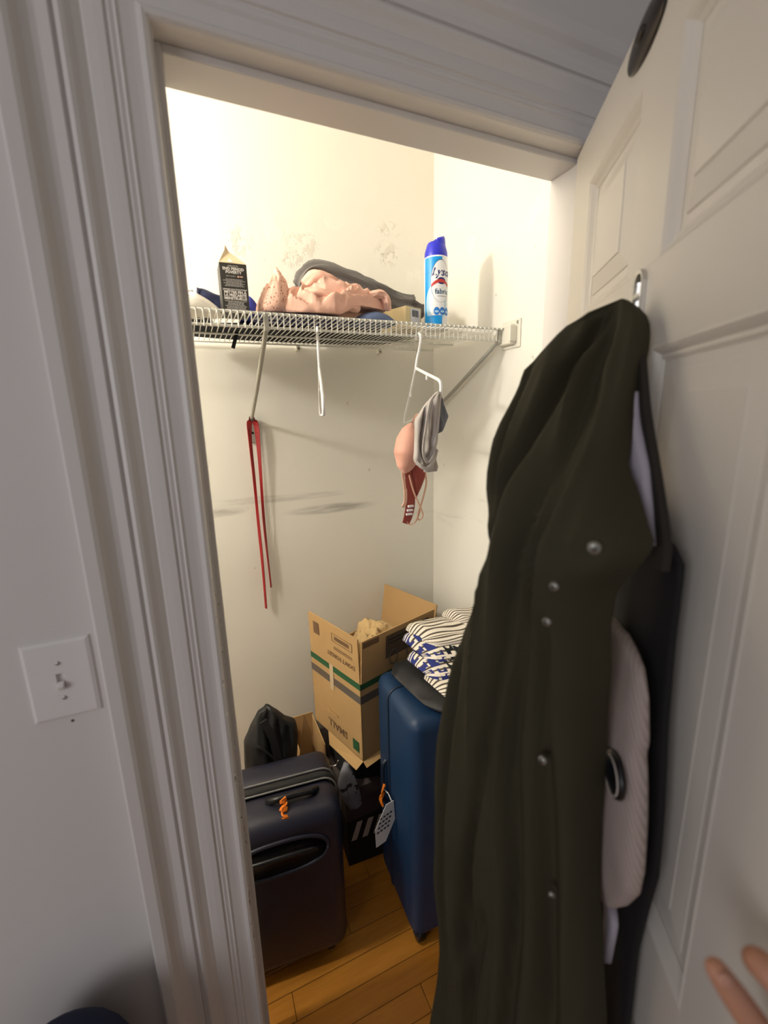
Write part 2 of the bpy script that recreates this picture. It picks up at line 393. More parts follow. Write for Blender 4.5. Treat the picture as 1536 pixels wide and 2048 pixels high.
def poly(name, pts, mapf, mt, parent=None):
    V = [mapf(*p) for p in pts]; return link(name, mesh(name, V, [tuple(range(len(V)))]), mt, parent)

# ------------------------------------------------------------------ setting
YB, XR, XL, ZC = .765, .89, -1.25, 2.72
floor = struct(box('floor', -1.6, 1.6, -2.6, YB, -.06, -.006, 'dark'))
pm = {}
row = 0; y = .0205
W = .0645
ys = [y + W * k for k in range(-32, 12)]
for y0 in ys:
    if y0 > YB - .01: continue
    y1 = min(y0 + W, YB); row += 1
    random.seed(row * 7); x = -1.6 - random.random() * .5
    while x < 1.6:
        L = random.uniform(.55, 1.05); a, b = max(x, -1.6), min(x + L, 1.6)
        if b - a > .05:
            p = box('plank', a + .0006, b - .0006, y0 + .0006, y1 - .0006, -.0065, 0, 'wood', floor, bev=.0012, seg=1)
        x += L
# front wall with the doorway
def multi_box(name, bl, mt):
    bm = bmesh.new()
    for b in bl:
        me = boxm('t', *b); bm.from_mesh(me); bpy.data.meshes.remove(me)
    me = bpy.data.meshes.new(name); bm.to_mesh(me); bm.free(); return struct(link(name, me, mt))
wf = multi_box('wall_front', [(-1.6, -.008, 0, .103, 0, ZC), (.85, 1.6, 0, .103, 0, ZC), (-.008, .85, 0, .103, 2.08, ZC)], 'wall')
struct(box('wall_back', XL, XR, YB, YB + .08, 0, ZC, 'closet'))
struct(box('wall_right', XR, XR + .08, .103, YB + .08, 0, ZC, 'closet'))
struct(box('wall_left', XL - .08, XL, .103, YB + .08, 0, ZC, 'closet'))
cl = struct(box('ceiling', -1.6, 1.6, -1.4, YB + .08, ZC, ZC + .06, 'ceil'))
struct(box('baseboard_back', XL, XR, YB - .016, YB, 0, .19, 'trim', bev=.004))
struct(box('baseboard_right', XR - .016, XR, .103, YB - .016, 0, .19, 'trim', bev=.004))
# rabbeted jamb (one frame: two legs and a head, each its own part)
jamb = struct(bpy.data.objects.new('trim_1', None)); COL.objects.link(jamb)
box('jamb_leg', -.008, .012, -.001, .104, 0, 2.06, 'trim', jamb, bev=.0015)
box('jamb_leg', .832, .85, -.001, .104, 0, 2.06, 'trim', jamb, bev=.0015)
box('jamb_head', -.008, .85, -.001, .104, 2.06, 2.08, 'trim', jamb, bev=.0015)
box('door_stop', .012, .0215, .03, .104, 0, 2.06, 'trim', jamb, bev=.002)
box('door_stop', .8105, .832, .023, .104, 0, 2.06, 'trim', jamb, bev=.002)
box('door_stop', .0215, .8105, .03, .104, 2.048, 2.06, 'trim', jamb, bev=.002)
# moulded casing, mitred
PROF = [(-.168, 0), (-.168, .029), (-.164, .034), (-.147, .034), (-.141, .031), (-.133, .022), (-.124, .017), (-.117, .016), (-.103, .018), (-.101, .012), (-.098, .012), (-.096, .020), (-.091, .0225), (-.086, .0205),
        (-.078, .015), (-.069, .0105), (-.066, .0115), (-.054, .013), (-.044, .0135), (-.042, .010), (-.039, .010), (-.037, .0115), (-.032, .010), (-.029, .012), (-.025, .009), (-.014, .0075), (-.006, .007), (-.004, .0125), (.001, .0155), (.006, .0135), (.0085, .009), (.009, 0)]
def casing(name, kind):
    xr, zt = .838, 2.057
    def at(wd, p, end):
        if kind == 'left': return (wd, -p, 0 if end == 0 else zt + (.009 - wd))
        if kind == 'right': return (xr + (.009 - wd), -p, 0 if end == 0 else zt + (.009 - wd))
        return ((wd if end == 0 else xr + (.009 - wd)), -p, zt + (.009 - wd))
    rings = []
    for k in range(13):
        t = k / 12; rings.append([Vector(at(a, b, 0)).lerp(Vector(at(a, b, 1)), t) + Vector((0, -.0006 * noise.noise(Vector((t * 40, a * 30, 3))), 0)) * (b > 0) for a, b in PROF])
    return struct(link(name, ring_loft(name, rings, uv=False), 'trim'))
casing('trim_2', 'left'); casing('trim_3', 'head'); casing('trim_4', 'right')

# ------------------------------------------------------------------ door (hinged on the right jamb, open towards the room)
AD = math.radians(33)
DD = Vector((math.sin(AD), math.cos(AD), 0)); DN = Vector((-DD.y, DD.x, 0)); DH = Vector((.800, .018, 0))
def DF(s, o, z): return DH - DD * s + DN * o + Vector((0, 0, z))
door = struct(bpy.data.objects.new('door_1', None)); COL.objects.link(door)
rotm = Matrix((-DD, DN, Vector((0, 0, 1)))).transposed().to_4x4(); rotm.translation = DH; door.matrix_world = rotm   # local x = s, y = offset, z
DW, DT, TH = .828, 2.053, .035
SB = [0, .113, .361, .466, .718, DW]
ZB = [.008, .245, .76, .915, 1.617, 1.720, 1.958, DT]
def db(name, s0, s1, z0, z1, o0=-TH, o1=0., bev=.0003): return box(name, s0, s1, o0, o1, z0, z1, 'door', door, bev=bev)
db('stile', SB[0], SB[1], ZB[0], ZB[7]); db('stile', SB[4], SB[5], ZB[0], ZB[7])
for a, b in ((0, 1), (2, 3), (4, 5), (6, 7)): db('rail', SB[1], SB[4], ZB[a], ZB[b])
for a, b in ((1, 2), (3, 4), (5, 6)): db('mullion', SB[2], SB[3], ZB[a], ZB[b])
def panel(s0, s1, z0, z1, k=1.0):
    db('panel', s0 - .002, s1 + .002, z0 - .002, z1 + .002, -.026, -.012, 0)
    prof = [(-.0012, -.0008), (.003, .0005), (.007, -.003), (.012, -.0095), (.016, -.008), (.020, -.0115)]
    rings = []
    for w_, o in prof: rings.append([Vector((s0 + w_, o, z0 + w_)), Vector((s1 - w_, o, z0 + w_)), Vector((s1 - w_, o, z1 - w_)), Vector((s0 + w_, o, z1 - w_))])
    link('panel_moulding', ring_loft('panel_moulding', rings, caps=False, uv=False), 'door', door)
    i0, i1 = .032, .058
    rings = [[Vector((s0 + q, o, z0 + q)), Vector((s1 - q, o, z0 + q)), Vector((s1 - q, o, z1 - q)), Vector((s0 + q, o, z1 - q))] for q, o in ((i0, -.0125), (i0 + .001, -.012 + .002 * k), (i1, -.012 + .0085 * k), (i1 + .001, -.012 + .0105 * k))]
    V = [v for r in rings for v in r]; F = [(i * 4 + j, i * 4 + (j + 1) % 4, i * 4 + 4 + (j + 1) % 4, i * 4 + 4 + j) for i in range(3) for j in range(4)] + [(12, 13, 14, 15)]
    link('raised_field', fixn(mesh('raised_field', V, F)), 'door', door)
for z0, z1 in ((ZB[1], ZB[2]), (ZB[3], ZB[4]), (ZB[5], ZB[6])):
    kk = 1.0 if z0 > 1.7 else .3; panel(SB[1], SB[2], z0, z1, kk); panel(SB[3], SB[4], z0, z1, kk)
for z in (.22, 1.05, 1.83):
    g = tube('hinge_barrel', [(-.012, -TH - .004, z - .045), (-.012, -TH - .004, z + .045)], .006, 'trim', door)
# oval dark plate by the door's top edge
pl_ = thing('door_catch', DF(.30, 0, 2.02), 'dark bronze oval metal catch near the top edge of the white door', 'catch')
pl_.matrix_world = Matrix.Translation(DF(.352, .0, 2.022)) @ rotm.to_3x3().to_4x4()
def ovalm(name, a, b, o0, o1, seg=32, dome=.0):
    rings = []
    for q, o in ((1, o0), (1, o0 + (o1 - o0) * .5), (.94, o1), (.5, o1 + dome * .8), (.05, o1 + dome)):
        rings.append([Vector((a * q * math.cos(2 * PI * k / seg), o, b * q * math.sin(2 * PI * k / seg))) for k in range(seg)])
    return ring_loft(name, rings, uv=False)
link('oval_plate', ovalm('oval_plate', .062, .028, 0, .004, dome=.005), 'metal_dark', pl_, True)
link('boss', ovalm('boss', .014, .008, .006, .011, dome=.002), 'metal_dark', pl_, True)
# chrome hook plate on the frieze rail
hk = thing('coat_hook', DF(.414, 0, 1.655), 'chrome oblong wall hook screwed to the white door, olive coat on it', 'hook')
hk.matrix_world = Matrix.Translation(DF(.416, .0, 1.655)) @ rotm.to_3x3().to_4x4()
def oblong(wd, z0, z1, o0, o1, seg=10):
    pts = [(wd * math.cos(PI * k / seg), z1 - wd + wd * math.sin(PI * k / seg)) for k in range(seg + 1)] + [(wd * math.cos(PI + PI * k / seg), z0 + wd + wd * math.sin(PI + PI * k / seg)) for k in range(seg + 1)]
    return [[Vector((x, o, z)) for x, z in pts] for o in (o0, o1)]
bpr = [oblong(w_, a_, b_, o_, o_)[0] for w_, a_, b_, o_ in ((.017, -.055, .066, 0), (.017, -.055, .066, .0045), (.0160, -.054, .065, .0055), (.0120, -.050, .061, .0055), (.0115, -.0495, .0605, .0050), (.0112, -.049, .060, .0012))]
link('back_plate', ring_loft('back_plate', bpr, uv=False), 'chrome', hk)
for z in (.018, -.03): link('screw', ovalm('screw', .006, .006, .0010, .0060), 'chrome', hk, True)
tube('hook_arm', smooth_path([(0, .001, .0), (.010, .022, -.004), (.022, .036, .000), (.028, .040, .012)]), .0055, 'chrome', hk)
link('crossbar', boxm('crossbar', -.012, .012, .001, .0060, .030, .036, .001), 'chrome', hk)

# ------------------------------------------------------------------ light switch
sw = thing('light_switch', (-.2275, 0, 1.145), 'white toggle light switch plate on the room wall beside the door casing', 'light switch')
pr_ = [(.0445, .0665, 0), (.0445, .0665, -.0025), (.0438, .0658, -.0036), (.0405, .0625, -.0056), (.0395, .0615, -.0060), (.0058, .0125, -.0060), (.0054, .0121, -.0056), (.0054, .0121, -.0006)]
link('cover_plate', ring_loft('cover_plate', [[Vector((-a, o_, -b)), Vector((a, o_, -b)), Vector((a, o_, b)), Vector((-a, o_, b))] for a, b, o_ in pr_], uv=False), 'plate', sw)
tg = box('toggle', -.004, .004, -.017, -.006, -.007, .003, 'plate', sw, bev=.001); tg.rotation_euler.x = .5
for z in (.030, -.030):
    s_ = link('screw', ovalm('screw', .0035, .0035, 0, .001, 16, .0008), 'screw', sw, True); s_.location = (0, -.006, z); s_.rotation_euler.x = PI
    box('screw_slot', -.003, .003, -.0080, -.0075, z - .0005, z + .0005, 'screw', sw)
nh = link('nail_hole', ovalm('nail_hole', .0025, .0025, 0, .0004, 12), 'hole'); nh.location = (-.225, 0, 1.068); nh.rotation_euler.x = PI  # flat disc on the wall, its dark colour standing in for the hole's depth
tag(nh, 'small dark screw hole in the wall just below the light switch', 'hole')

# ------------------------------------------------------------------ wire shelf
DZ = 1.777; FY, BY = .333, .742
sh = thing('wire_shelf', (0, 0, 0), 'white epoxy wire closet shelf with turned-down front lip', 'shelf')
x0, x1 = XL + .003, .872
for nm, yy, zz, r in (('front_rail', FY, DZ, .0032), ('lip_rail', FY + .001, DZ - .031, .0032), ('stringer', .60, DZ - .004, .0028), ('back_rail', BY, DZ - .004, .0028)):
    tube(nm, [(x0, yy, zz), (x1, yy, zz)], r, 'wire', sh, 8)
wm = tubem('wire', smooth_path([(0, BY + .006, DZ), (0, .55, DZ), (0, FY + .004, DZ), (0, FY - .003, DZ - .003), (0, FY - .0035, DZ - .012), (0, FY - .002, DZ - .035)], 3), .0016, 5)
wm.materials.append(M['wire']); wm.polygons.foreach_set('use_smooth', [True] * len(wm.polygons))
k = x0 + .008
while k < x1 - .002:
    o = bpy.data.objects.new('wire', wm); COL.objects.link(o); o.location.x = k; o.parent = sh; k += .0147
for xx in (.36, .655):
    cp = thing('wall_clip', (xx, YB - .02, DZ - .012), 'white plastic shelf clip on the back wall ' + ('above the empty hanger' if xx < .5 else 'below the spray can and small carton'), 'clip', 'shelf wall clips')
    box('clip_body', -.006, .006, -.006, .022, -.010, .008, 'bracket', cp, bev=.002); link('clip_screw', ovalm('clip_screw', .003, .003, 0, .003), 'screw', cp).location = (0, -.006, -.003)
eb = thing('end_bracket', (XR, FY, DZ), 'white plastic end bracket holding the shelf on the right closet wall', 'bracket')
box('bracket_body', -.024, -.002, -.042, .012, -.046, .008, 'bracket', eb, bev=.004)
box('wall_flange', -.005, .001, -.060, .02, -.056, .022, 'bracket', eb, bev=.002)
box('bracket_cap', -.030, -.004, -.048, -.040, -.040, .004, 'bracket', eb, bev=.003)
link('bracket_screw', ovalm('bracket_screw', .005, .005, 0, .003), 'screw', eb).location = (-.006, -.052, .012)
def brace(x, lab):
    b = thing('shelf_brace', (x, FY, DZ), lab, 'brace')
    tube('brace_rod', [(0, .0, -.030), (0, .25, -.162), (0, .425, -.245), (0, .429, -.30)], .0062, 'pole', b)
    box('brace_foot', -.009, .009, .421, .432, -.318, -.24, 'pole', b, bev=.003)
    link('brace_screw', ovalm('brace_screw', .004, .004, 0, .003), 'black_pl', b).location = (0, .418, -.285)
    b.children[-1].rotation_euler.x = PI
    box('brace_clip', -.006, .006, -.005, .006, -.040, -.002, 'pole', b, bev=.002)
    return b
brace(.190, 'grey steel shelf brace with the red belt hung over its foot')
brace(.862, 'grey steel shelf brace along the right closet wall under the end bracket')

# ------------------------------------------------------------------ hangers
def hanger(name, x, ang, half, drop, lab, flat=.0, bend=.0):
    h = thing(name, (x, FY, DZ - .0402), lab, 'hanger', rz=ang)      # local x along the arms
    tube('hook', smooth_path([(-.017, 0, .002), (-.013, 0, .012), (0, 0, .0155), (.011, 0, .010), (.013, 0, -.006), (.003, 0, -.026), (0, 0, -.04), (0, 0, -.078)]), .0034, 'hanger', h)
    def arm(s): return smooth_path([(0, 0, -.078), (s * half * .45, 0, -.078 - drop * .30), (s * half * .86, 0, -.078 - drop * .62), (s * half * .97, 0, -.078 - drop * .74), (s * half, 0, -.078 - drop * .90), (s * half * .97, 0, -.078 - drop)], 5)
    tube('arm', arm(1), .0036, 'hanger', h); tube('arm', arm(-1), .0036, 'hanger', h)
    tube('bar', [(-half * .97, 0, -.078 - drop), (half * .97, 0, -.078 - drop)], .003, 'hanger', h)
    for s in (-.5, .5): box('notch_hook', s * half - .002, s * half + .002, -.002, .002, -.078 - drop * .33 - .014, -.078 - drop * .33, 'hanger', h, bev=.001)
    return h
hanger('clothes_hanger', .3118, math.radians(75.5), .20, .115, 'empty white plastic hanger hung edge-on from the shelf lip')
hr = thing('clothes_hanger', (.5912, FY, DZ - .0402), 'white plastic hanger on the shelf lip with the bra and bralette on it', 'hanger')
tube('hook', smooth_path([(0, .017, .002), (0, .013, .012), (0, 0, .0155), (0, -.011, .010), (0, -.013, -.006), (0, -.003, -.03), (-.004, 0, -.05), (-.008, 0, -.074)]), .0036, 'hanger', hr)
fa = math.radians(75); na = math.radians(-86)
def hp(a, d, z): return Vector((-.008 + d * math.cos(a), d * math.sin(a), -.074 + z))
tube('arm', smooth_path([hp(fa, 0, 0), hp(fa, .07, -.058), hp(fa, .14, -.112), hp(fa, .165, -.135), hp(fa, .170, -.150)], 5), .0032, 'hanger', hr)
tube('arm', smooth_path([hp(na, 0, 0), hp(na, .05, -.018), hp(na, .095, -.034), hp(na, .113, -.042), hp(na, .119, -.054), hp(na, .117, -.080), hp(na, .108, -.095)], 5), .0042, 'hanger', hr)
tube('bar', [hp(fa, .170, -.150), hp(na, .03, -.128), hp(na, .108, -.094)], .0028, 'hanger', hr)
for a_, d_, z_ in ((na, .055, -.020), (fa, .07, -.058)): box('notch_hook', *[v for c, w_ in zip(hp(a_, d_, z_), (.0025, .0025, 0)) for v in (c - w_, c + w_)][:4], hp(a_, d_, z_).z - .015, hp(a_, d_, z_).z, 'hanger', hr, bev=.001)

# ------------------------------------------------------------------ red belt on the brace foot
bl = thing('red_belt', (.19, .74, 1.50), 'narrow red leather belt folded over the brace foot with two hanging tails', 'belt')
O = Vector((.19, .74, 1.50))
def tail(pts, nm, sd):
    P = smooth_path([Vector((x, yy, z)) - O for x, yy, z in pts], 6)
    ribbon(nm, P, lambda t: min(1, .5 + t * 7) * .0165 - .007 * min(1, t * 1.4) + .002 * math.sin(t * 9), .0028, 'red', bl, side=(1, .25 * sd, 0), twist=lambda t: sd * .9 * math.sin(t * 5))
tail([(.183, .742, 1.534), (.180, .742, 1.512), (.179, .742, 1.455), (.181, .743, 1.336), (.182, .744, 1.196), (.184, .745, 1.032), (.183, .746, .866)], 'belt_tail', -1)
tail([(.198, .742, 1.534), (.203, .741, 1.510), (.204, .741, 1.435), (.203, .742, 1.334), (.201, .743, 1.212), (.203, .745, 1.085), (.207, .746, .943)], 'belt_tail', 1)
ribbon('belt_fold', smooth_path([(-.008, .002, .030), (-.0065, .002, .042), (0, .002, .0475), (.0065, .002, .042), (.008, .002, .030)], 5), .012, .0028, 'red_edge', bl, side=(0, 1, 0))

# ------------------------------------------------------------------ bras on the right hanger (worked in the X-Z plane at their own depth)
def flatpuff(name, Lt, Rt, yc, th, mt, parent, org, n=28, m=22, fold=0, seed=0, pw=.6, creases=(), gdep=.01, gw=.006, back=.7, fscale=(40, 14)):
    zs = [q[1] for q in Lt + Rt]; rows = rows_from(Lt, Rt, max(zs) - .0005, min(zs) + .0005, m, th)
    return puff(name, lambda u, d, z: Vector((u, yc - d, z)) - org, rows, mt, parent, n=n, fold=fold, fscale=fscale, seed=seed, pw=pw, creases=creases, gdep=gdep, gw=gw, back=back)
O = Vector((.55, .30, 1.45)); br = thing('pink_bra', O, 'blush pink moulded bra hanging by its straps from the right hanger', 'bra')
def cupth(k): return .040 * math.sin(PI * min(1, max(0, k * .92 + .05))) ** .7
flatpuff('cup', [(.545, 1.518), (.524, 1.505), (.508, 1.479), (.499, 1.442), (.507, 1.401), (.523, 1.382)], [(.548, 1.518), (.562, 1.489), (.565, 1.44), (.561, 1.413), (.545, 1.392), (.527, 1.382)], .295, cupth, 'bra_pink', br, O, m=30)
flatpuff('inner_cup', [(.552, 1.402), (.549, 1.394), (.545, 1.361), (.559, 1.307)], [(.572, 1.402), (.596, 1.386), (.593, 1.368), (.580, 1.337), (.566, 1.307)], .305, lambda k: .014 * math.sin(PI * (k * .9 + .05)), 'bra_red', br, O, fold=.006, seed=3)
ribbon('back_band', smooth_path([Vector(p) - O for p in ((.535, .295, 1.385), (.540, .29, 1.34), (.539, .288, 1.295), (.532, .288, 1.262), (.524, .289, 1.242))], 6), lambda t: .020 + .008 * math.sin(t * PI), .003, 'bra_red', br)
ribbon('wing', smooth_path([Vector(p) - O for p in ((.521, .295, 1.386), (.525, .29, 1.34), (.524, .288, 1.305), (.515, .288, 1.29))], 6), .009, .003, 'strap', br)
for q in range(3): box('hook_row', .524 - O.x + .003 * q, .543 - O.x + .002 * q, .281 - O.y, .287 - O.y, 1.266 + q * .011 - O.z, 1.272 + q * .011 - O.z, 'white_card', br, bev=.001)
ribbon('strap', smooth_path([Vector(p) - O for p in ((.590, .30, 1.395), (.596, .298, 1.353), (.586, .295, 1.317), (.574, .292, 1.286), (.566, .29, 1.262), (.553, .288, 1.242), (.536, .288, 1.239), (.530, .29, 1.25))], 6), .0075, .0016, 'strap', br, side=(.8, .5, 0))
ribbon('strap', smooth_path([Vector(p) - O for p in ((.536, .286, 1.378), (.546, .284, 1.338), (.558, .282, 1.306), (.568, .282, 1.285), (.576, .283, 1.262), (.569, .284, 1.249), (.560, .284, 1.256), (.566, .284, 1.285))], 6), .006, .0016, 'strap', br, side=(.8, .5, 0))
ribbon('strap', smooth_path([Vector(p) - O for p in ((.547, .29, 1.515), (.557, .292, 1.530), (.572, .302, 1.541), (.586, .312, 1.5385), (.595, .318, 1.531))], 5), .007, .0016, 'strap', br)
O = Vector((.59, .27, 1.5)); gb = thing('grey_bralette', O + Vector((-.026, -.045, -.001)), 'light grey jersey bralette draped over the end of the right hanger', 'bra')
flatpuff('front', [(.606, 1.596), (.580, 1.571), (.546, 1.529), (.546, 1.490), (.540, 1.427), (.548, 1.414), (.563, 1.404)], [(.614, 1.596), (.612, 1.56), (.606, 1.52), (.609, 1.48), (.600, 1.45), (.588, 1.425), (.578, 1.404)], .262, lambda k: .010 + .010 * math.sin(PI * k), 'bra_grey', gb, O, fold=.012, seed=5, creases=[[(.570, 1.55), (.562, 1.50), (.560, 1.45), (.568, 1.42)], [(.590, 1.55), (.585, 1.48), (.578, 1.43)]], gdep=.018, gw=.005, m=30, n=36)
flatpuff('back_panel', [(.614, 1.597), (.606, 1.55), (.603, 1.49)], [(.620, 1.597), (.632, 1.565), (.648, 1.534), (.626, 1.492), (.606, 1.489)], .272, lambda k: .008, 'bra_dark', gb, O, fold=.01, seed=8, m=20)
flatpuff('side_wing', [(.575, 1.47), (.570, 1.42), (.575, 1.393)], [(.600, 1.47), (.606, 1.44), (.618, 1.404), (.613, 1.392)], .272, lambda k: .006, 'bra_grey', gb, O, fold=.006, seed=9, m=14)
ribbon('neck_binding', smooth_path([Vector(p) - O for p in ((.610, .252, 1.594), (.582, .248, 1.57), (.566, .243, 1.51), (.556, .240, 1.45), (.570, .243, 1.42), (.59, .247, 1.44), (.602, .25, 1.50), (.612, .252, 1.59))], 6), .006, .003, 'bra_grey', gb)
ribbon('hem_binding', smooth_path([Vector(p) - O for p in ((.540, .248, 1.424), (.552, .240, 1.410), (.570, .240, 1.407), (.590, .246, 1.424), (.606, .256, 1.45))], 6), .008, .004, 'bra_grey', gb, side=(0, 0, 1))

# ------------------------------------------------------------------ things on the shelf
BS = DZ + .0025
# black carton with beige gable
cb = thing('paper_carton', (.131, .385, BS), 'charcoal paper carton with white lettering and beige gable top on the shelf', 'carton')
bw, bd, bh = .0300, .030, .108
box('carton_body', -bw, bw, -bd / 2, bd * 1.5, 0, bh, 'carton_k', cb, bev=.0008)
V = [(-bw, -bd / 2, bh), (bw, -bd / 2, bh), (bw, bd * 1.5, bh), (-bw, bd * 1.5, bh), (-.013, bd * .35, bh + .034), (-.003, bd * .6, bh + .034), (-.010, bd * .45, bh + .046)]
link('gable_top', fixn(mesh('gable_top', V, [(0, 1, 5, 4), (1, 2, 5), (2, 3, 4, 5), (3, 0, 4), (4, 5, 6)])), 'pouch', cb)
poly('gable_flap', [(-.012, .002), (.002, .002), (-.006, .012)], lambda x, z: Vector((x, -bd / 2 + z * .6 - .0012, bh + z)), 'white_card', cb)
mp = lambda x, z: Vector((x, -bd / 2 - .0007, z))
textm('lettering', [('JOIN US TO', .0042, 0, .1015), ('END PERIOD', .0082, 0, .0955, 'CENTER', 0, .00025), ('POVERTY', .0082, 0, .0885, 'CENTER', 0, .00025), ('with U by the  |', .0034, -.006, .0805), ('JOIGNEZ-VOUS À NOUS POUR', .0038, 0, .0520, 'CENTER', 0, .0001), ('METTRE FIN À', .0078, 0, .0462, 'CENTER', 0, .00025), ('LA PRÉCARITÉ', .0078, 0, .0395, 'CENTER', 0, .00025), ('MENSTRUELLE', .0078, 0, .0328, 'CENTER', 0, .00025)], mp, 'white_ink', cb)
rr = []
random.seed(3)
for z in [.0735 - .0028 * i for i in range(6)] + [.0272 - .0026 * i for i in range(8)]:
    hw = random.uniform(.017, .0245); x = -hw
    while x < hw:
        l_ = random.uniform(.002, .006); rr.append((x, min(hw, x + l_), z - .00045, z + .00045)); x += l_ + .0009
quads('small_print', rr, mp, 'tag', cb)['kind'] = 'stuff'
quads('logo_marks', [(.008, .012, .0788, .0818), (.0135, .020, .0795, .0815)], mp, 'pink', cb)
# spray can
cc = (.692, .412); CR = .0335
ca = thing('spray_can', (cc[0], cc[1], BS), 'blue and white fabric disinfectant spray can with royal blue cap on the shelf', 'spray can')
lathe('can_body', [(.002, 0), (CR - .002, 0), (CR, .003), (CR, .186), (CR - .001, .190), (CR - .006, .197), (.010, .199)], 'can_white', ca, 48)
lathe('can_rim', [(CR, .0005), (CR + .0007, .002), (CR, .004)], 'can_steel', ca, 48)
lathe('cap', [(CR - .0015, .188), (CR - .001, .190), (CR - .0015, .204), (CR - .004, .212), (CR - .007, .222), (CR - .010, .228), (CR - .014, .230), (.004, .228)], 'cap_blue', ca, 40)
cap_r = []
for a in range(13):
    an = -.9 + 1.8 * a / 12; cap_r.append(an)
V, F = [], []
n_ = 18
for i in range(n_ + 1):
    an = math.radians(-75) + math.radians(150) * i / n_; tp = .245 - .010 * abs(i / n_ - .5) * 2
    for r, z in ((CR - .006, .212), (CR - .008, tp - .006), (CR - .011, tp), (CR - .016, tp - .001), (CR - .018, .226)): V.append((r * math.cos(an), r * math.sin(an), z))
for i in range(n_):
    for j in range(4): F.append((i * 5 + j, i * 5 + 5 + j, i * 5 + 6 + j, i * 5 + 1 + j))
F += [(0, 1, 2, 3, 4), tuple(n_ * 5 + j for j in (4, 3, 2, 1, 0))]
o = link('cap_cowl', fixn(mesh('cap_cowl', V, F)), 'cap_blue', ca, True); o.rotation_euler.z = math.radians(-40)
box('nozzle', -.006, .006, -.007, .007, .226, .238, 'cap_blue', ca, bev=.002)
LAB = math.radians(-120 + 14)         # direction the label's middle faces
def cyl(off): return lambda x, z: Vector(((CR + off) * math.cos(LAB + x / CR), (CR + off) * math.sin(LAB + x / CR), z))
quads('blue_label', [(-.046, .010, .004, .186)], cyl(.0003), 'can_blue', ca, 30)
def disc(nm, cx, cz, rx, rz, mt, off, n=40, a0=0, a1=2 * PI):
    f = cyl(off); V = [f(cx, cz)]; K = 6; F = []
    for k in range(1, K + 1):
        for i in range(n): V.append(f(cx + rx * k / K * math.cos(a0 + (a1 - a0) * i / n), cz + rz * k / K * math.sin(a0 + (a1 - a0) * i / n)))
    for i in range(n):
        j = (i + 1) % n; F.append((0, 1 + i, 1 + j))
        for k in range(K - 1): F.append((1 + k * n + i, 1 + (k + 1) * n + i, 1 + (k + 1) * n + j, 1 + k * n + j))
    return link(nm, mesh(nm, V, F), mt, ca)
disc('water_swirl', -.008, .065, .032, .052, 'can_pale', .0005); disc('water_swirl', -.004, .062, .022, .038, 'can_white', .0006)
quads('blue_foot', [(-.046, .010, .004, .034)], cyl(.0007), 'can_blue', ca, 20)
disc('oval_edge', .006, .123, .0292, .0555, 'logo_blue', .0007); disc('oval_panel', .006, .1225, .0280, .0545, 'can_white', .0009)
V, F = [], []; f = cyl(.0012)
for i in range(25):
    t = i / 24 * 2 - 1; x = .006 + .027 * t; z = .112 + .012 * (1 - t * t); V += [f(x, z - .0042), f(x, z + .0042)]
    if i: F.append((2 * i - 2, 2 * i, 2 * i + 1, 2 * i - 1))
link('red_banner', mesh('red_banner', V, F), 'can_red', ca)
disc('navy_arc', .008, .124, .013, .009, 'logo_blue', .0010)
textm('lettering', [('Lysol', .029, .009, .146, 'CENTER', .35, .0006)], cyl(.0013), 'logo_blue', ca)
textm('lettering', [('fabric', .019, .010, .096, 'CENTER', 0, .0003), ('DISINFECTANT', .0042, .010, .084)], cyl(.0013), 'logo_teal', ca)
for i in range(3): disc('round_badge', -.006 + .0165 * i, .045, .0085, .0105, 'can_mid', .0012, 24); disc('badge_wave', -.006 + .0165 * i, .044, .006, .003, 'can_pale', .0014, 20)
# small wood-print carton with barcode
ct = thing('small_carton', (.594, .410, BS), 'small wood-grain printed carton with barcode label beside the spray can', 'box')
ct.rotation_euler.z = math.radians(20)
box('carton_body', 0, .064, 0, .105, 0, .060, 'carton_w', ct, bev=.0008)
fr = lambda x, z: Vector((x, -.0006, z))
quads('barcode_label', [(.018, .058, .010, .056)], fr, 'white_card', ct)
rr = []; x = .024; random.seed(8)
while x < .052: l_ = random.choice((.0007, .0012, .002)); rr.append((x, x + l_, .034, .052)); x += l_ + random.choice((.0007, .0014))
quads('barcode', rr, lambda x, z: Vector((x, -.0010, z)), 'ink', ct)
lf = lambda y_, z: Vector((-.0006, y_, z))
textm('side_mark', [('O', .012, -.094, .046), ('I', .010, -.094, .030)], lambda x, z: lf(-x, z), 'ink_faint', ct)
# folded charcoal trousers
gp = thing('sweatpants', (.52, .60, BS), 'charcoal fleece sweatpants bundled on the shelf behind the salmon top', 'sweatpants')
O = Vector((.52, .60, BS))
def ch(o):
    o.location = -Vector(o.parent.location); return o
ch(heap('bundle', (.30, .735), [(0, .09), (.08, .125), (.25, .165), (.45, .155), (.65, .128), (.85, .108), (1, .09)], [(0, .64), (.4, .64), (1, .62)], [(0, .085), (.5, .09), (1, .07)], BS + .0125, 'grey_pants', gp, fold=.030, fs=13, seed=2, m=90, n=84, ax=.35, az=1.5))
def roll(name, P, r, mt, parent, fold=.008, seed=0, n=24, sq=.75):
    P = smooth_path(P, 7); T, N = frames(P); rings = []
    for i, p in enumerate(P):
        k = i / (len(P) - 1); rr_ = lerp_tab(r, k) if isinstance(r, list) else r
        if i in (0, len(P) - 1): rr_ *= .35
        b = T[i].cross(N[i]); q = []
        for j in range(n):
            a = 2 * PI * j / n; d = rr_ + fold * (ridged((math.cos(a) * 1.6 + seed, math.sin(a) * 1.6, k * 3 + seed), 1) - .5)
            q.append(p + N[i] * math.cos(a) * d * sq + b * math.sin(a) * d)
        rings.append(q)
    return ch(link(name, ring_loft(name, rings), mt, parent, True))
